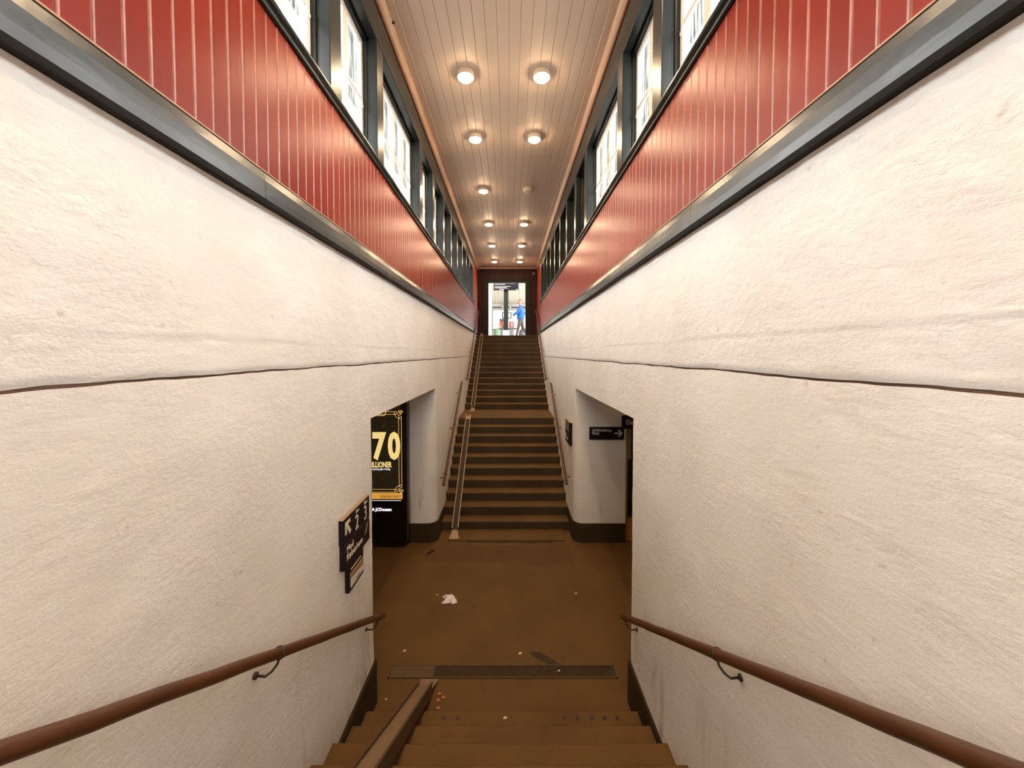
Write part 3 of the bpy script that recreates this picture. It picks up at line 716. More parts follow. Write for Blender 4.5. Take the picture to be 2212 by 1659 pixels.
def platform_sign():
    X = XL; th = 0.034
    root = empty('direction_sign', (X, 2.81, 1.63)); tag(root, 'dark direction sign to tracks 2 and 3 on the left wall', 'sign')
    inv = root.matrix_basis.inverted()
    def ad(o): o.matrix_parent_inverse = inv; return o
    ad(box('upper_panel', 'signblack', (X-0.008, X+th, 2.81, 3.345, 1.819, 2.006), root, 0.003))
    ad(box('lower_panel', 'signblack', (X-0.008, X+th, 2.82, 3.345, 1.628, 1.815), root, 0.003))
    ad(box('top_edge', 'tan', (X-0.008, X+th, 2.81, 3.345, 2.006, 2.010), root))
    F = Matrix.Translation((X+th+0.0005, 0, 0)) @ wall_frame(-1)
    def at(y, z): return F @ Matrix.Translation((y, z, 0))
    ad(flat('arrow', [(u*0.70, v*0.72) for u,v in arrow_poly('ul')], 'signwhite', root, at(2.845, 1.863)))
    ad(text('number', '2', 0.165, 'signwhite', root, at(3.035, 1.838), sx=0.85)); ad(text('number', '3', 0.165, 'signwhite', root, at(3.215, 1.838), sx=0.85))
    ad(text('lettering', 'Spor', 0.036, 'signwhite', root, at(3.045, 1.968))); ad(text('lettering', 'Spor', 0.036, 'signwhite', root, at(3.222, 1.968)))
    ad(text('lettering', 'Mod', 0.070, 'signwhite', root, at(2.868, 1.740))); ad(text('lettering', 'København', 0.070, 'signwhite', root, at(2.866, 1.680)))
    ad(flat('pale_streak', [(3.235, 1.715), (3.265, 1.715), (3.30, 1.785), (3.295, 1.795)], 'tan', root, F))
    r2 = empty('notice_plate', (X, 2.91, 1.41)); tag(r2, 'small dark notice plate with a white strip below the track sign', 'sign')
    inv2 = r2.matrix_basis.inverted(); G = Matrix.Translation((X+0.0305, 0, 0)) @ wall_frame(-1)
    for o in (box('plate', 'signblack', (X-0.008, X+0.03, 2.91, 3.205, 1.41, 1.625), r2, 0.003),
              flat('white_strip', [(2.94, 1.436), (3.19, 1.436), (3.195, 1.482), (2.94, 1.505)], 'signwhite', r2, G),
              flat('grey_mark', [(3.04, 1.45), (3.13, 1.45), (3.13, 1.46), (3.04, 1.46)], 'grey', r2, Matrix.Translation((0.002, 0, 0)) @ G),
              flat('thin_line', [(2.95, 1.572), (3.15, 1.572), (3.15, 1.578), (2.95, 1.578)], 'signwhite', r2, G),
              flat('brown_strip', [(2.93, 1.512), (3.20, 1.490), (3.20, 1.55), (2.93, 1.55)], 'tan', r2, G, 0.001)):
        o.matrix_parent_inverse = inv2
platform_sign()
def far_track_sign():
    X = XR; root = empty('track_sign', (X, 6.9, 1.64)); tag(root, 'dark track sign on the right wall beside the far steps', 'sign')
    inv = root.matrix_basis.inverted()
    def ad(o): o.matrix_parent_inverse = inv
    ad(box('panel', 'signblack', (X-0.05, X+0.01, 6.88, 7.38, 1.60, 2.00), root, 0.003))
    ad(box('top_edge', 'tan', (X-0.05, X, 6.88, 7.38, 2.0, 2.005), root))
    F = Matrix.Translation((X-0.0505, 0, 0)) @ wall_frame(1)
    def rc(n, y, z, w_, h, m='signwhite'): ad(flat(n, [(-y, z), (-y+w_, z), (-y+w_, z+h), (-y, z+h)], m, root, F))
    for y, m in ((7.30, 'signwhite'), (7.16, 'signwhite'), (7.02, 'signwhite')):
        rc('track_digit', y, 1.83, 0.022, 0.10, m); rc('small_caption', y+0.01, 1.95, 0.05, 0.02, m)
    rc('name_line', 7.33, 1.72, 0.10, 0.03); rc('name_line', 7.33, 1.665, 0.28, 0.03)
far_track_sign()
def passage_signs():
    F0 = Matrix(((1,0,0,0),(0,0,-1,0),(0,1,0,0),(0,0,0,1)))           # faces -Y
    y = Y2
    root = empty('street_sign', (1.65, y, 1.77)); tag(root, 'dark street sign with a right arrow on the far right passage wall', 'sign')
    inv = root.matrix_basis.inverted()
    def ad(o): o.matrix_parent_inverse = inv
    ad(box('panel', 'signblack', (1.362, 1.945, y-0.03, y+0.008, 1.77, 1.985), root, 0.006))
    F = Matrix.Translation((0, y-0.0305, 0)) @ F0
    def at(x, z): return F @ Matrix.Translation((x, z, 0))
    ad(text('lettering', 'Ulrikkenborg', 0.066, 'signwhite', root, at(1.40, 1.912), sx=0.93, off=0.0008)); ad(text('lettering', 'Plads', 0.066, 'signwhite', root, at(1.40, 1.858), sx=0.93, off=0.0008))
    ad(flat('arrow', [(u*0.85,v*0.85) for u,v in arrow_poly('r')], 'signwhite', root, at(1.785, 1.855)))
    r2 = empty('lift_sign', (2.1, y-0.15, 1.99)); tag(r2, 'dark hanging lift sign half hidden by the near right wall', 'sign'); inv2 = r2.matrix_basis.inverted()
    o = box('panel', 'signblack', (1.865, 2.6, y-0.18, y-0.14, 1.98, 2.20), r2, 0.005); o.matrix_parent_inverse = inv2
    o = box('hanger', 'iron', (2.2, 2.22, y-0.165, y-0.155, 2.2, ZL), r2); o.matrix_parent_inverse = inv2
    o = box('hanger', 'iron', (2.45, 2.47, y-0.165, y-0.155, 2.2, ZL), r2); o.matrix_parent_inverse = inv2
    o = text('lettering', 'Elevator', 0.115, 'signwhite', r2, Matrix.Translation((1.925, y-0.1805, 2.055)) @ F0); o.matrix_parent_inverse = inv2
    # lift door trim beyond
    d = empty('lift_doorway', (2.2, Y2+0.1, 0)); tag(d, 'dark lift doorway with olive trim and painted patch of orange light beyond the right wall', 'door'); inv3 = d.matrix_basis.inverted()
    for n, m, bb in (('olive_trim', 'olive', (1.986, 2.085, Y2+0.03, Y2+0.09, 1.42, 2.14)), ('dark_panel', 'darkdoor', (1.986, 3.4, Y2+0.22, Y2+0.28, 0.30, 2.3)),
                     ('olive_trim', 'olive', (1.986, 2.03, Y2+0.03, Y2+0.09, 0.32, 1.42)),
                     ('orange_light_patch', 'orange', (1.986, 3.4, Y2+0.10, Y2+0.2, 0.0, 0.36)), ('pale_edge', 'cornice', (1.986, 3.4, Y2+0.09, Y2+0.10, 0.0, 0.012))):  # warm light on a wall further in, painted into a low orange box
        o = box(n, m, bb, d); o.matrix_parent_inverse = inv3
passage_signs()

# ------------------------------------------------------------------ advertising light box
def ad_box():
    yf = 6.40; x1, x0 = -1.675, -2.98
    root = empty('advertising_light_box', ((x0+x1)/2, Y2, 0)); tag(root, 'tall black backlit poster box with gold number in the left passage', 'poster box')
    inv = root.matrix_basis.inverted()
    def ad(o): o.matrix_parent_inverse = inv; return o
    ad(box('cabinet', 'adblack', (x0, x1, yf+0.02, Y2-0.002, 0.06, 2.46), root, 0.02))
    ad(box('foot', 'shoe', (x0+0.1, x1-0.1, yf+0.06, Y2-0.03, 0.0, 0.07), root))
    ad(box('edge_profile', 'darkgrey', (x1-0.012, x1+0.006, yf+0.03, yf+0.045, 0.12, 2.40), root))
    ad(box('front_glass', 'adpanel', (x0+0.1, x1-0.10, yf+0.012, yf+0.0205, 0.80, 2.40), root))
    F = Matrix.Translation((0, yf+0.0118, 0)) @ Matrix(((1,0,0,0),(0,0,-1,0),(0,1,0,0),(0,0,0,1)))
    def at(x, z): return F @ Matrix.Translation((x, z, 0))
    def px(x, y):   # position on the poster plane
        return (x-1099)*6.44/850, EYE - (y-764)*6.44/850*1.0
    sx_ = lambda x: (x-1099)*(yf+0.012+0.06)/850
    sz_ = lambda y: EYE + ((764-y)/850)*(yf+0.10) 
    def line(poly, w_, m='goldline', nm='gold_line'):
        for (ax, ay), (bx, by) in zip(poly[:-1], poly[1:]):
            a, b = Vector((ax, ay)), Vector((bx, by)); t = (b-a).normalized(); n_ = Vector((-t.y, t.x))*w_/2
            e = t*w_*0.4
            q = [a-e-n_, b+e-n_, b+e+n_, a-e+n_]
            ad(flat(nm, [tuple(p) for p in q], m, root, F))
    R_ = sx_(868); Rin = sx_(861); L_ = sx_(868)-1.15; T = sz_(888); B = sz_(1062)
    c = 0.075
    arc = lambda cx, cy, r, a0, a1, n=5: [(cx+r*math.cos(math.radians(a0+(a1-a0)*k/n)), cy+r*math.sin(math.radians(a0+(a1-a0)*k/n))) for k in range(n+1)]
    def frame(d):
        tr = [(L_+0.3, T-d), (R_-c-0.012, T-d)] + arc(R_, T, c+d, 180+8, 270-8) + [(R_-d, T-c-0.012), (R_-d, B+c+0.012)] + arc(R_, B, c+d, 90+8, 180-8) + [(R_-c-0.012, B+d), (L_, B+d)]
        return tr
    line(frame(0.0), 0.009); line(frame(0.045), 0.008)
    for cz in (T-0.012, B+0.012):
        k = 0.036; cx = R_-0.014
        line([(cx-k, cz+0.012), (cx-k*0.5, cz+k*0.9), (cx+k*0.5, cz+k*0.9), (cx+k, cz+0.012), (cx, cz-k), (cx-k, cz+0.012), (cx+k, cz+0.012)], 0.008, nm='gem_outline')
        line([(cx-k*0.4, cz+0.012), (cx, cz-k), (cx+k*0.4, cz+0.012)], 0.006, nm='gem_outline')
    # title shield at the top
    line([(L_+0.3, T-0.075), (sx_(834)-0.02, T-0.06), (sx_(834), T-0.04), (sx_(834), T+0.05)], 0.016, nm='shield_line')
    # big number
    h = sz_(934)-sz_(988)
    ad(text('big_number', '0', h/0.70, 'gold', root, at(sx_(839), sz_(988)), off=0.026, sx=0.66))
    ad(text('big_number', '7', h/0.70, 'gold', root, at(sx_(805), sz_(988)), off=0.026, sx=0.70))
    ad(text('gold_lettering', 'MILLIONER', 0.125, 'gold', root, at(sx_(846), sz_(1008)), off=0.0045, sx=0.62, align='RIGHT'))
    ad(text('small_lettering', 'i præmiepuljen fredag', 0.048, 'adwhite', root, at(sx_(843), sz_(1014)), sx=0.80, align='RIGHT'))
    for nm, a, m in (('band', (L_, sx_(869), sz_(1077), sz_(1064)), 'goldband'), ('thin_white_line', (L_, sx_(866), sz_(1081), sz_(1080)), 'adwhite')):
        ad(flat(nm, [(a[0], a[2]), (a[1], a[2]), (a[1], a[3]), (a[0], a[3])], m, root, F))
    ad(text('band_lettering', 'EUROJACKPOT', 0.062, 'olive', root, at(sx_(866), sz_(1074.5)) @ Matrix.Translation((0,0,0.003)), sx=0.80, align='RIGHT'))
    ad(text('maker_lettering', 'AFA JCDecaux', 0.068, 'adwhite', root, at(sx_(845), sz_(1103)), off=0.003, align='RIGHT', sx=0.95))
    rnd = random.Random(4); sp = MB()
    for k in range(60):
        x = rnd.uniform(L_+0.3, R_-0.05); z = rnd.uniform(B+0.06, T-0.12); s = rnd.uniform(0.002, 0.006)
        p = [F @ Vector((x+u*s, z+v*s, 0.0012)) for u,v in ((-1,0),(0,-1),(1,0),(0,1))]
        sp.add(p, [(0,1,2,3)])
    o = ad(sp.obj('spark_specks', 'goldline', root, fix=False)); tag(o, kind='stuff')
ad_box()

# ------------------------------------------------------------------ litter
def tissue():
    pts = [(0.43,0.82),(0.80,0.855),(0.83,0.75),(0.90,0.715),(1.03,0.77),(1.15,0.79),(1.22,0.93),(1.30,1.00),(1.38,1.18),(1.15,1.28),(1.01,1.18),(0.75,1.27),(0.50,1.21),(0.58,1.15),(0.68,1.02)]
    s = 70/1.936/850*5.5
    P = [((x-0.95)*s*1.0, -(y-1.05)*s*1.6) for x,y in pts]
    n = len(P); top = []; rnd = random.Random(2)
    inner = [(x*0.55+0.003, y*0.55, 0.030+0.025*rnd.random()) for x,y in P]
    vs = [(x, y, 0.004+0.018*rnd.random()*(i % 2)) for i,(x,y) in enumerate(P)] + inner + [(0.0, 0.0, 0.012)]
    fs = [(i, (i+1)%n, n+(i+1)%n, n+i) for i in range(n)] + [(n+i, n+(i+1)%n, 2*n) for i in range(n)] + [tuple(range(n-1,-1,-1))]
    o = MB().add(vs, fs).obj('crumpled_tissue', 'paper'); o.location = (-0.768, 5.03, 0.0)
    tag(o, 'crumpled white tissue lying on the brown floor', 'tissue')
tissue()
scraps = [(-1.13, 4.16, 0.0, 'left edge of the floor before the grate'), (-0.955, 5.15, 0.0, 'floor just left of the white tissue'), (0.12, 4.12, 0.0, 'middle of the floor behind the grate'),
          (0.508, 3.88, 0.010, 'right half of the drain grate'), (-1.14, 3.56, 0.0, 'floor beside the near left plinth'), (0.90, 5.18, 0.0, 'right part of the floor'), (-0.03, 3.20, RZ, 'lowest near step'),
          (-0.87, 6.74, 0.022, 'slab by the far runnel'), (-1.12, 10.2, 1.65, 'left of the far landing'), (0.96, 10.3, 1.65, 'right of the far landing')]
for k,(x,y,z,wh) in enumerate(scraps):
    rnd = random.Random(k); s = rnd.uniform(0.010, 0.018)
    pts = [(s*math.cos(a)*rnd.uniform(0.6,1.3), s*math.sin(a)*rnd.uniform(0.5,1.0)) for a in [i/6*2*math.pi for i in range(6)]]
    o = MB().prism(pts, lambda u,v,t: (u, v, t + (0.3*u if t > 0 else 0)), 0.0, 0.009).obj('paper_scrap', 'signwhite'); o.location = (x, y, z)
    tag(o, 'tiny pale paper scrap on the %s' % wh, 'litter', 'scraps of litter')
for k,(x,y,z) in enumerate(((-0.655, 3.55, 0.0), (-0.64, 3.47, 0.0), (-0.655, 3.62, 0.0), (-0.61, 3.58, 0.0))):
    rnd = random.Random(20+k); s = 0.026
    pts = [(s*math.cos(a)*(1.0 if i % 2 else 0.65), s*0.7*math.sin(a)) for i,a in enumerate([i/8*2*math.pi for i in range(8)])]
    o = MB().prism(pts, lambda u,v,t: (u, v, t + 0.25*abs(u) + 0.15*abs(v)), 0.0, 0.003).obj('dry_leaf', 'leaf'); o.location = (x,y,z); o.rotation_euler = (0,0,rnd.uniform(0,3))
    tag(o, ['dry orange leaf, third from the drain grate, beside the runnel', 'dry orange leaf nearest the lowest step, right of the runnel', 'dry orange leaf nearest the drain grate, right of the runnel', 'dry orange leaf lying furthest right of the near runnel'][k], 'leaf', 'dry leaves by the runnel')

# ------------------------------------------------------------------ hall beyond the far doorway
def hall():
    o = box('floor_hall', 'pave', (-9, 9, YE+0.1, 26, ZTOP-0.2, ZTOP)); struct(o, 'bright platform floor beyond the doorway', 'floor')
    root = empty('ceiling_hall', (0, 20, 6.8)); struct(root, 'sloping white boarded platform ceiling beyond the doorway', 'ceiling'); inv = root.matrix_basis.inverted()
    a = Vector((0, 24.2, 6.20)); b = Vector((0, 16.2, 8.1))
    for k in range(22):
        x0 = -2.2 + 0.2*k
        vs = [(x0+0.006, a.y, a.z), (x0+0.194, a.y, a.z), (x0+0.194, b.y, b.z), (x0+0.006, b.y, b.z)]
        vs = vs + [(x, y, z+0.02) for x,y,z in vs]
        o = MB().add(vs, [(0,1,2,3),(7,6,5,4),(0,4,5,1),(1,5,6,2),(2,6,7,3),(3,7,4,0)]).obj('hall_ceiling_board', 'hallceil', root); o.matrix_parent_inverse = inv
    vs = [(-8, a.y, a.z+0.03), (8, a.y, a.z+0.03), (8, b.y-0.6, b.z+0.17), (-8, b.y-0.6, b.z+0.17)]; vs += [(x,y,z+0.1) for x,y,z in vs]  # deck run wider and further forward than the boards to cut sky light
    o = MB().add(vs, [(0,1,2,3),(7,6,5,4),(0,4,5,1),(1,5,6,2),(2,6,7,3),(3,7,4,0)]).obj('roof_sky_shade', 'hallceil', root); o.matrix_parent_inverse = inv
    o = box('wall_hall_sky_blocker', 'hallwhite', (-4.3, -4.1, YE+0.2, 24.2, ZTOP, 7.9)); struct(o, 'added white side wall keeping sky light out of the platform hall, out of view', 'wall')  # unseen wall added to reduce the sky light in the hall
    wr_ = empty('wall_hall', (0, 24, ZTOP)); struct(wr_, 'white panelled wall across the platform', 'wall'); inv = wr_.matrix_basis.inverted()
    for i in range(8):
        for j in range(4):
            o = box('wall_panel', 'hallwhite', (-2.4+0.6*i+0.008, -1.8+0.6*i-0.008, 24.0, 24.03, ZTOP+0.5*j+0.008, ZTOP+0.5*(j+1)-0.008), wr_); o.matrix_parent_inverse = inv
    o = box('panel_backing', 'joint', (-4, 4, 24.028, 24.2, ZTOP, 6.3), wr_); o.matrix_parent_inverse = inv
    bmr = empty('trim_9', (0, 23.9, 5.93)); struct(bmr, 'dark brown lintel beam on the far platform wall', 'beam'); inv = bmr.matrix_basis.inverted()
    for nm, m, bb in (('lintel', 'brown', (-2.4, 2.4, 23.85, 24.0, 5.95, 6.06)), ('lower_rail', 'brown', (-2.4, 2.4, 23.9, 24.0, 5.88, 5.91)), ('rail_band', 'hallwhite', (-2.4, 2.4, 23.92, 24.0, 5.91, 5.95)), ('upright', 'brown', (-1.02, -0.97, 23.92, 24.0, ZTOP, 5.9))):
        o = box(nm, m, bb, bmr); o.matrix_parent_inverse = inv
    # pillar with white base and notice board
    p = empty('platform_pillar', (-0.12, 17.0, ZTOP)); tag(p, 'square dark green pillar on a white base behind the doorway', 'pillar'); inv = p.matrix_basis.inverted()
    o = box('shaft', 'pillar', (-0.215, -0.02, 16.91, 17.10, ZTOP+0.25, 7.85), p, 0.01); o.matrix_parent_inverse = inv
    o = box('base', 'hallwhite', (-0.255, 0.02, 16.87, 17.14, ZTOP, ZTOP+0.30), p, 0.01); o.matrix_parent_inverse = inv
    s = empty('platform_notice_board', (-0.12, 16.85, 5.93)); tag(s, 'black notice board with lines of white print in front of the green pillar', 'sign'); inv = s.matrix_basis.inverted()
    o = box('board', 'signblack', (-0.645, 0.42, 16.83, 16.9, 5.92, 6.36), s, 0.004); o.matrix_parent_inverse = inv
    for z, x1, h in ((6.275, -0.22, 0.014), (6.212, 0.26, 0.018), (6.152, -0.16, 0.018), (6.07, 0.08, 0.010), (6.025, -0.08, 0.010), (5.988, 0.0, 0.006)):
        o = box('print_line', 'signwhite', (-0.60, x1, 16.827, 16.83, z, z+h), s); o.matrix_parent_inverse = inv
    o = box('print_line', 'signwhite', (-0.40, -0.21, 16.827, 16.83, 5.937, 5.955), s); o.matrix_parent_inverse = inv
    o = box('print_line', 'signwhite', (0.31, 0.39, 16.827, 16.83, 5.94, 5.96), s); o.matrix_parent_inverse = inv
    # bins and boxes
    b_ = empty('litter_bin', (-0.68, 22, ZTOP)); tag(b_, 'pale green plastic litter bin left of the platform pillar', 'bin')
    MB().lathe([(0.15, 0), (0.17, 0.02), (0.19, 0.62), (0.17, 0.63)], n=20).obj('bin_body', 'bin', b_)
    MB().lathe([(0.205, 0.62), (0.21, 0.64), (0.20, 0.67), (0.08, 0.70)], n=20).obj('bin_lid', 'bin', b_)
    g = empty('bench_box', (-0.05, 22.5, ZTOP)); tag(g, 'grey storage box behind the platform pillar', 'box'); inv = g.matrix_basis.inverted()
    o = box('box_body', 'grey', (-0.47, 0.28, 22.3, 22.7, ZTOP, ZTOP+0.68), g, 0.01); o.matrix_parent_inverse = inv
    o = box('box_lid', 'darkgrey', (-0.62, 0.55, 22.25, 22.75, ZTOP+0.69, ZTOP+0.76), g, 0.01); o.matrix_parent_inverse = inv
    t = empty('tarpaulin_sack', (0.78, 22.3, ZTOP)); tag(t, 'dark sack leaning beside the grey storage box', 'sack')
    MB().lathe([(0.12, 0), (0.20, 0.08), (0.21, 0.4), (0.17, 0.62), (0.08, 0.68)], n=14).obj('sack_body', 'darkgrey', t, smooth=True)
    MB().lathe([(0.085, 0.66), (0.07, 0.70), (0.10, 0.74)], n=14).obj('sack_neck', 'darkgrey', t)
    # posters, screen, pictogram boxes on the far wall
    for lab, x0, x1, z0, z1, ex in (('red poster with a dark figure on the wall left of the pillar', -0.55, -0.28, 5.30, 5.82-0.50+0.48, False), ('red poster with a white exclamation mark right of the pillar', 0.03, 0.31, 5.32-0.5+0.0, 5.36, True)):
        z0, z1 = 4.76, 5.33
        r = empty('poster', ((x0+x1)/2, 23.98, z0)); tag(r, lab, 'poster'); inv = r.matrix_basis.inverted()
        def ad(o): o.matrix_parent_inverse = inv
        ad(box('poster_sheet', 'posterred', (x0, x1, 23.96, 24.0, z0, z0+0.40), r)); ad(box('poster_header', 'hallwhite' if ex else 'brown', (x0, x1, 23.955, 24.0, z0+0.40, z1), r))
        if ex:
            cx = (x0+x1)/2+0.02
            ad(MB().prism([(cx-0.045, z0+0.33), (cx+0.045, z0+0.33), (cx+0.015, z0+0.14), (cx-0.015, z0+0.14)], lambda u,v,t: (u, t, v), 23.955, 23.96).obj('exclamation_mark', 'signwhite', r))
            ad(MB().prism([(cx+0.03*math.cos(q), z0+0.09+0.03*math.sin(q)) for q in [k/10*2*math.pi for k in range(10)]], lambda u,v,t: (u, t, v), 23.955, 23.96).obj('exclamation_dot', 'signwhite', r))
        else:
            ad(MB().prism([(x1-0.09, z0+0.02), (x1-0.01, z0+0.02), (x1-0.01, z0+0.17), (x1-0.05, z0+0.21), (x1-0.09, z0+0.15)], lambda u,v,t: (u, t, v), 23.955, 23.96).obj('dark_figure', 'shoe', r))
            ad(MB().prism([(x0+0.03, z0+0.02), (x0+0.13, z0+0.02), (x0+0.11, z0+0.2), (x0+0.05, z0+0.2)], lambda u,v,t: (u, t, v), 23.955, 23.96).obj('orange_figure', 'orange', r))
    r = empty('information_screen', (-0.1, 23.9, 5.35)); tag(r, 'dark framed information screen half hidden by the green pillar', 'screen'); inv = r.matrix_basis.inverted()
    for nm, m, bb in (('screen_case', 'shoe', (-0.40, 0.17, 23.88, 24.0, 5.36, 5.73)), ('screen_face', 'screen', (-0.34, 0.11, 23.87, 23.88, 5.40, 5.68))):
        o = box(nm, m, bb, r); o.matrix_parent_inverse = inv
    for lab, x0 in (('small lit pictogram box left of the pillar top', -0.43), ('small lit pictogram box right of the pillar top', 0.03)):
        r = empty('pictogram_box', (x0+0.06, 23.8, 5.96)); tag(r, lab, 'sign', 'small pictogram boxes'); inv = r.matrix_basis.inverted()
        o = box('case', 'grey', (x0, x0+0.13, 23.78, 23.86, 5.95, 6.17), r); o.matrix_parent_inverse = inv
        o = box('pictogram', 'signwhite', (x0+0.04, x0+0.09, 23.775, 23.78, 5.98, 6.12), r); o.matrix_parent_inverse = inv
    # white column with framed notices at the left edge
    for lab, x0, x1 in (('white column with framed notices at the left of the doorway view', -1.13, -0.90),):
        r = empty('notice_column', (x0+0.1, 21, ZTOP)); tag(r, lab, 'column'); inv = r.matrix_basis.inverted()
        for nm, m, bb in (('column_shaft', 'hallwhite', (x0, x1, 21, 21.2, ZTOP, 6.93)), ('notice_frame', 'grey', (x0+0.03, x1-0.01, 20.985, 21, 5.75, 6.1)), ('notice_sheet', 'hallwhite', (x0+0.05, x1-0.03, 20.98, 20.985, 5.78, 6.07)),
                          ('notice_frame', 'grey', (x0+0.03, x1-0.01, 20.985, 21, 4.75, 5.15)), ('notice_sheet', 'hallwhite', (x0+0.05, x1-0.03, 20.98, 20.985, 4.78, 5.12))):
            o = box(nm, m, bb, r); o.matrix_parent_inverse = inv
hall()
sp = empty('wall_speaker', (0.965, YE-0.0, 6.33)); tag(sp, 'small round speaker high on the far red wall', 'speaker')
o = MB().lathe([(0.055, 0), (0.055, 0.02), (0.048, 0.028), (0.04, 0.02)], n=20).obj('speaker_rim', 'cornice', sp); o.rotation_euler = (math.pi/2, 0, 0)
o = MB().lathe([(0.044, 0), (0.044, 0.019), (0.01, 0.024)], n=20).obj('speaker_grille', 'darkgrey', sp); o.rotation_euler = (math.pi/2, 0, 0)

# ------------------------------------------------------------------ walking person
def skinned(name, verts, edges, radii, m, parent, root=0, sub=2):
    me = bpy.data.meshes.new(name); me.from_pydata(verts, edges, []); me.update()
    o = bpy.data.objects.new('tmp', me); C.objects.link(o)
    md = o.modifiers.new('s', 'SKIN'); md.use_smooth_shade = True
    for i, v in enumerate(me.skin_vertices[0].data):
        r = radii[i]; v.radius = r if isinstance(r, tuple) else (r, r); v.use_root = (i == root)
    sb = o.modifiers.new('d', 'SUBSURF'); sb.levels = sub; sb.render_levels = sub
    dg = bpy.context.evaluated_depsgraph_get(); dg.update()
    out = bpy.data.meshes.new_from_object(o.evaluated_get(dg)); bpy.data.objects.remove(o)
    out.name = name; out.materials.clear(); out.materials.append(M[m])
    return link(name, out, None, parent)
def person():
    # local frame: walks towards -x, seen from -y, z up from the floor
    P = empty('person', (0.52, 18.0, ZTOP)); tag(P, 'person in a blue jacket and dark trousers walking past the doorway', 'person')
    # hips and legs
    hip = (0.02, 0, 0.93)
    skinned('trousers', [(0.02,0,0.98),(0.02,0,0.90),(0.0,-0.09,0.86),(-0.08,-0.09,0.50),(-0.17,-0.09,0.10),(0.05,0.09,0.86),(0.12,0.09,0.50),(0.32,0.08,0.20)],
            [(0,1),(1,2),(2,3),(3,4),(1,5),(5,6),(6,7)], [(0.15,0.12),(0.15,0.12),0.10,0.072,0.055,0.10,0.07,0.055], 'trousers', P)
    skinned('jacket', [(0.02,0,0.76),(0.02,0,1.00),(0.01,0,1.20),(0.02,0,1.38),(0.03,0,1.47),
                       (0.0,-0.17,1.42),(-0.12,-0.23,1.17),(-0.33,-0.22,1.02), (0.05,0.17,1.42),(0.20,0.22,1.18),(0.14,0.24,0.97)],
            [(0,1),(1,2),(2,3),(3,4),(3,5),(5,6),(6,7),(3,8),(8,9),(9,10)],
            [(0.185,0.175),(0.175,0.165),(0.17,0.165),(0.155,0.18),(0.075,0.075),0.085,0.068,0.052,0.085,0.068,0.052], 'jacket', P)
    skinned('hood', [(0.07,-0.06,1.46),(0.10,0.0,1.47),(0.07,0.06,1.46)], [(0,1),(1,2)], [0.04,0.045,0.04], 'jacket', P, 1)
    skinned('shirt_collar', [(-0.055,-0.055,1.36),(-0.045,-0.05,1.44),(-0.03,-0.03,1.50)], [(0,1),(1,2)], [0.018,0.03,0.03], 'shirt', P)
    # head, neck and both hands as one body with thin limbs under the clothes
    V = [(0.02,0,1.30),(0.02,0,1.46),(0.0,0,1.55),(-0.03,-0.01,1.62),(-0.03,-0.01,1.70),(-0.02,-0.01,1.745)]
    E = [(0,1),(1,2),(2,3),(3,4),(4,5)]; Rr = [0.06,0.055,0.055,(0.078,0.07),(0.085,0.075),(0.05,0.05)]
    def arm(sh, el, wr_, dirv, palm_n):
        k = len(V); V.extend([sh, el, wr_]); E.extend([(0,k),(k,k+1),(k+1,k+2)]); Rr.extend([0.04,0.035,0.026])
        d = Vector(dirv).normalized(); n = Vector(palm_n).normalized(); s = d.cross(n).normalized()
        pm = Vector(wr_) + d*0.06; V.append(tuple(pm)); E.append((k+2, k+3)); Rr.append((0.034, 0.016)); pi = k+3
        for q,(off,ln) in enumerate(((-0.027,0.062),(-0.009,0.072),(0.009,0.068),(0.027,0.052))):
            b = pm + s*off + d*0.03; m_ = b + d*ln*0.5 + n*0.008; e = b + d*ln*0.9 + n*0.026
            i0 = len(V); V.extend([tuple(b), tuple(m_), tuple(e)]); E.extend([(pi,i0),(i0,i0+1),(i0+1,i0+2)]); Rr.extend([0.0095,0.009,0.008])
        b = Vector(wr_) + d*0.03 - s*0.03; e = b + d*0.035 - s*0.028; e2 = e + d*0.028
        i0 = len(V); V.extend([tuple(b), tuple(e), tuple(e2)]); E.extend([(k+2,i0),(i0,i0+1),(i0+1,i0+2)]); Rr.extend([0.012,0.011,0.009])
    arm((0.0,-0.16,1.40), (-0.12,-0.23,1.17), (-0.37,-0.22,1.00), (-0.8,0.05,-0.55), (0.2,0.9,0.1))
    arm((0.05,0.16,1.40), (0.20,0.22,1.18), (0.13,0.24,0.94), (-0.25,0.05,-0.9), (0.0,-0.9,0.0))
    skinned('body', V, E, Rr, 'skin', P)
    # face turned half towards the camera: nose, eyes, mouth, ear; hair
    hc = Vector((-0.03, -0.01, 0)); ca, sa = math.cos(math.radians(48)), math.sin(math.radians(48))
    def hd(f, l, z): return (hc.x - f*ca - l*sa*-1*0 + l*sa, hc.y - f*sa - l*ca, z)      # f forward, l to the person's left
    skinned('nose', [hd(0.080,0,1.675), hd(0.098,0,1.648)], [(0,1)], [0.010,0.014], 'skin', P, 0, 1)
    for l in (-0.03, 0.03): MB().lathe([(0.003,-0.008),(0.009,-0.004),(0.009,0.004),(0.003,0.008)], hd(0.073, l, 1.683), 8).obj('eye', 'shoe', P)
    skinned('mouth', [hd(0.078,-0.02,1.617), hd(0.082,0,1.615), hd(0.078,0.02,1.617)], [(0,1),(1,2)], [0.006,0.007,0.006], 'posterred', P, 1, 1)
    for l in (-0.082, 0.082): skinned('ear', [hd(0.0,l,1.69), hd(-0.005,l*1.05,1.65)], [(0,1)], [0.014,0.010], 'skin', P, 0, 1)
    hp = [hd(0.045,0,1.752), hd(0.0,0,1.762), hd(-0.045,0,1.738), hd(-0.062,0,1.685), hd(-0.055,0,1.635)]
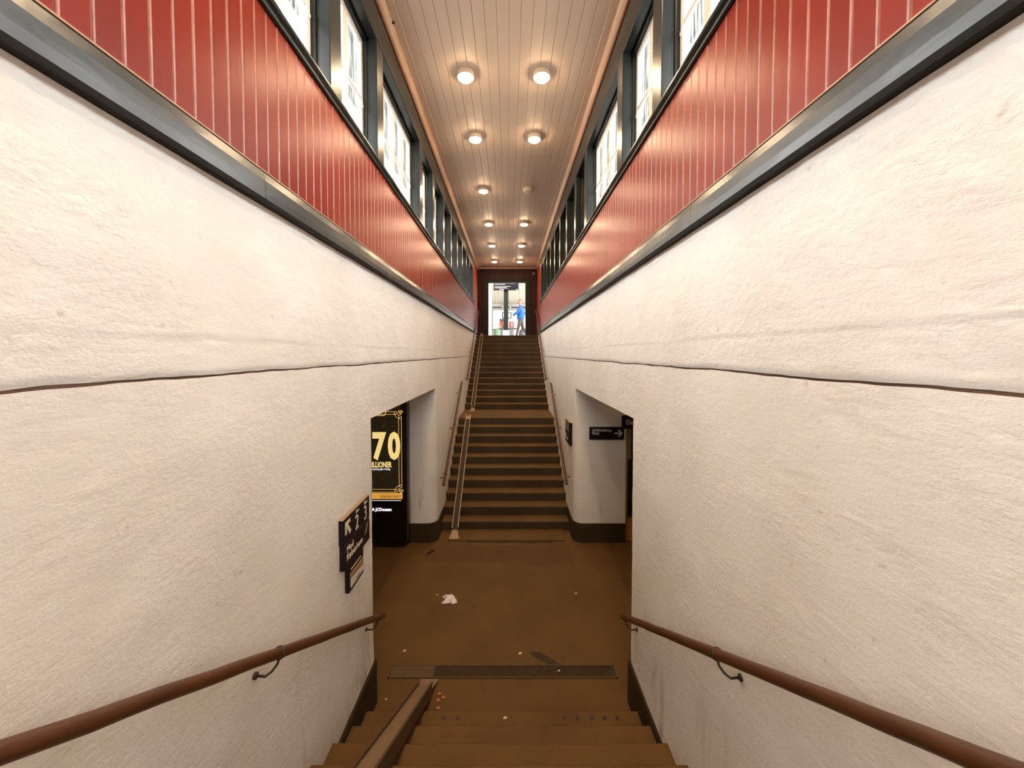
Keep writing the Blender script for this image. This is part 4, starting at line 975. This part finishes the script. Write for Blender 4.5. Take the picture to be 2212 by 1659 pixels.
    skinned('hair', hp + [hd(-0.01,-0.06,1.725), hd(-0.01,0.06,1.725)], [(0,1),(1,2),(2,3),(3,4),(1,5),(1,6)], [(0.036,0.036),(0.062,0.062),(0.060,0.060),(0.050,0.050),(0.032,0.032),(0.035,0.035),(0.035,0.035)], 'hair', P, 1)
    for dx, dy, dz, rx in ((-0.20, -0.09, 0.0, 0.0), (0.36, 0.08, 0.10, 0.9)):
        s = skinned('shoe', [(0.05,0,0.055),(-0.03,0,0.05),(-0.15,0,0.035)], [(0,1),(1,2)], [(0.048,0.045),(0.048,0.048),(0.040,0.032)], 'shoe', P)
        s.location = (dx, dy, dz); s.rotation_euler = (0, -rx, 0)
person()

# ------------------------------------------------------------------ outside the windows
def outside():
    for nm, x0, x1 in (('ground_left', -40, XL-0.45), ('ground_right', XR+0.45, 40)):
        o = box(nm, 'ground', (x0, x1, -30, YE+0.1, 3.6, 3.8)); struct(o, 'grey ground outside on the %s of the stairway' % nm[7:], 'ground')
    b = empty('station_building', (-12, 6, 3.8)); tag(b, 'pale building outside the left windows', 'building'); inv = b.matrix_basis.inverted()
    o = box('wall', 'facade', (-16, -12, -6, 22, 3.8, 8.2), b); o.matrix_parent_inverse = inv
    o = MB().prism([(-16.4, 8.2), (-11.6, 8.2), (-14, 9.6)], lambda u,v,t: (u,t,v), -6.3, 22.3).obj('roof', 'roofdark', b); o.matrix_parent_inverse = inv
    for k in range(8):
        o = box('window', 'darkgrey', (-12.0, -11.97, -4+3.2*k, -2.8+3.2*k, 5.2, 7.2), b); o.matrix_parent_inverse = inv
    c = empty('platform_canopy', (8, 6, 3.8)); tag(c, 'dark platform canopy outside the right windows', 'canopy'); inv = c.matrix_basis.inverted()
    o = MB().prism([(6.2, 8.0), (10.5, 9.0), (10.5, 9.25), (6.2, 8.25)], lambda u,v,t: (u,t,v), 3.5, 24).obj('canopy_roof', 'roofdark', c); o.matrix_parent_inverse = inv
    for k in range(5):
        o = box('canopy_post', 'pillar', (8, 8.2, 4+4.5*k, 4.2+4.5*k, 3.8, 8.5), c); o.matrix_parent_inverse = inv
outside()

def eaves():
    for sg, nm in ((-1, 'left'), (1, 'right')):
        X = side(sg); root = empty('trim_10' if sg < 0 else 'trim_11', (X+sg*0.3, 5, 6.6)); struct(root, 'grey boarded roof eave outside the %s windows' % nm, 'eave')
        inv = root.matrix_basis.inverted()
        for k in range(5):
            o = MB().box(X+sg*(0.20+0.13*k), X+sg*(0.325+0.13*k), YB-0.2, YE+0.1, 6.60, 6.625).obj('eave_board', 'eave', root); o.matrix_parent_inverse = inv
        o = MB().box(X+sg*0.20, X+sg*0.88, YB-0.2, YE+0.1, 6.626, 6.68).obj('eave_deck', 'roofdark', root); o.matrix_parent_inverse = inv
        o = MB().box(X+sg*0.85, X+sg*0.88, YB-0.2, YE+0.1, 6.56, 6.626).obj('fascia', 'white', root); o.matrix_parent_inverse = inv
eaves()
# lamp in the right-hand passage (outside the frame, lights the recess)
r = empty('tube_lamp', (3.3, 5.6, ZL)); tag(r, 'tube lamp on the ceiling of the right passage, out of view', 'lamp'); inv = r.matrix_basis.inverted()
o = box('lamp_tray', 'casing', (2.9, 3.7, 5.52, 5.68, ZL-0.04, ZL), r); o.matrix_parent_inverse = inv
mt = mat('tube_lit', (0.9,0.8,0.6), 0.4, emit=(1.0, 0.62, 0.25), estr=9.0)
o = MB().tube([(2.95,5.6,ZL-0.06),(3.65,5.6,ZL-0.06)], 0.018, 10).obj('tube', mt, r); o.matrix_parent_inverse = inv
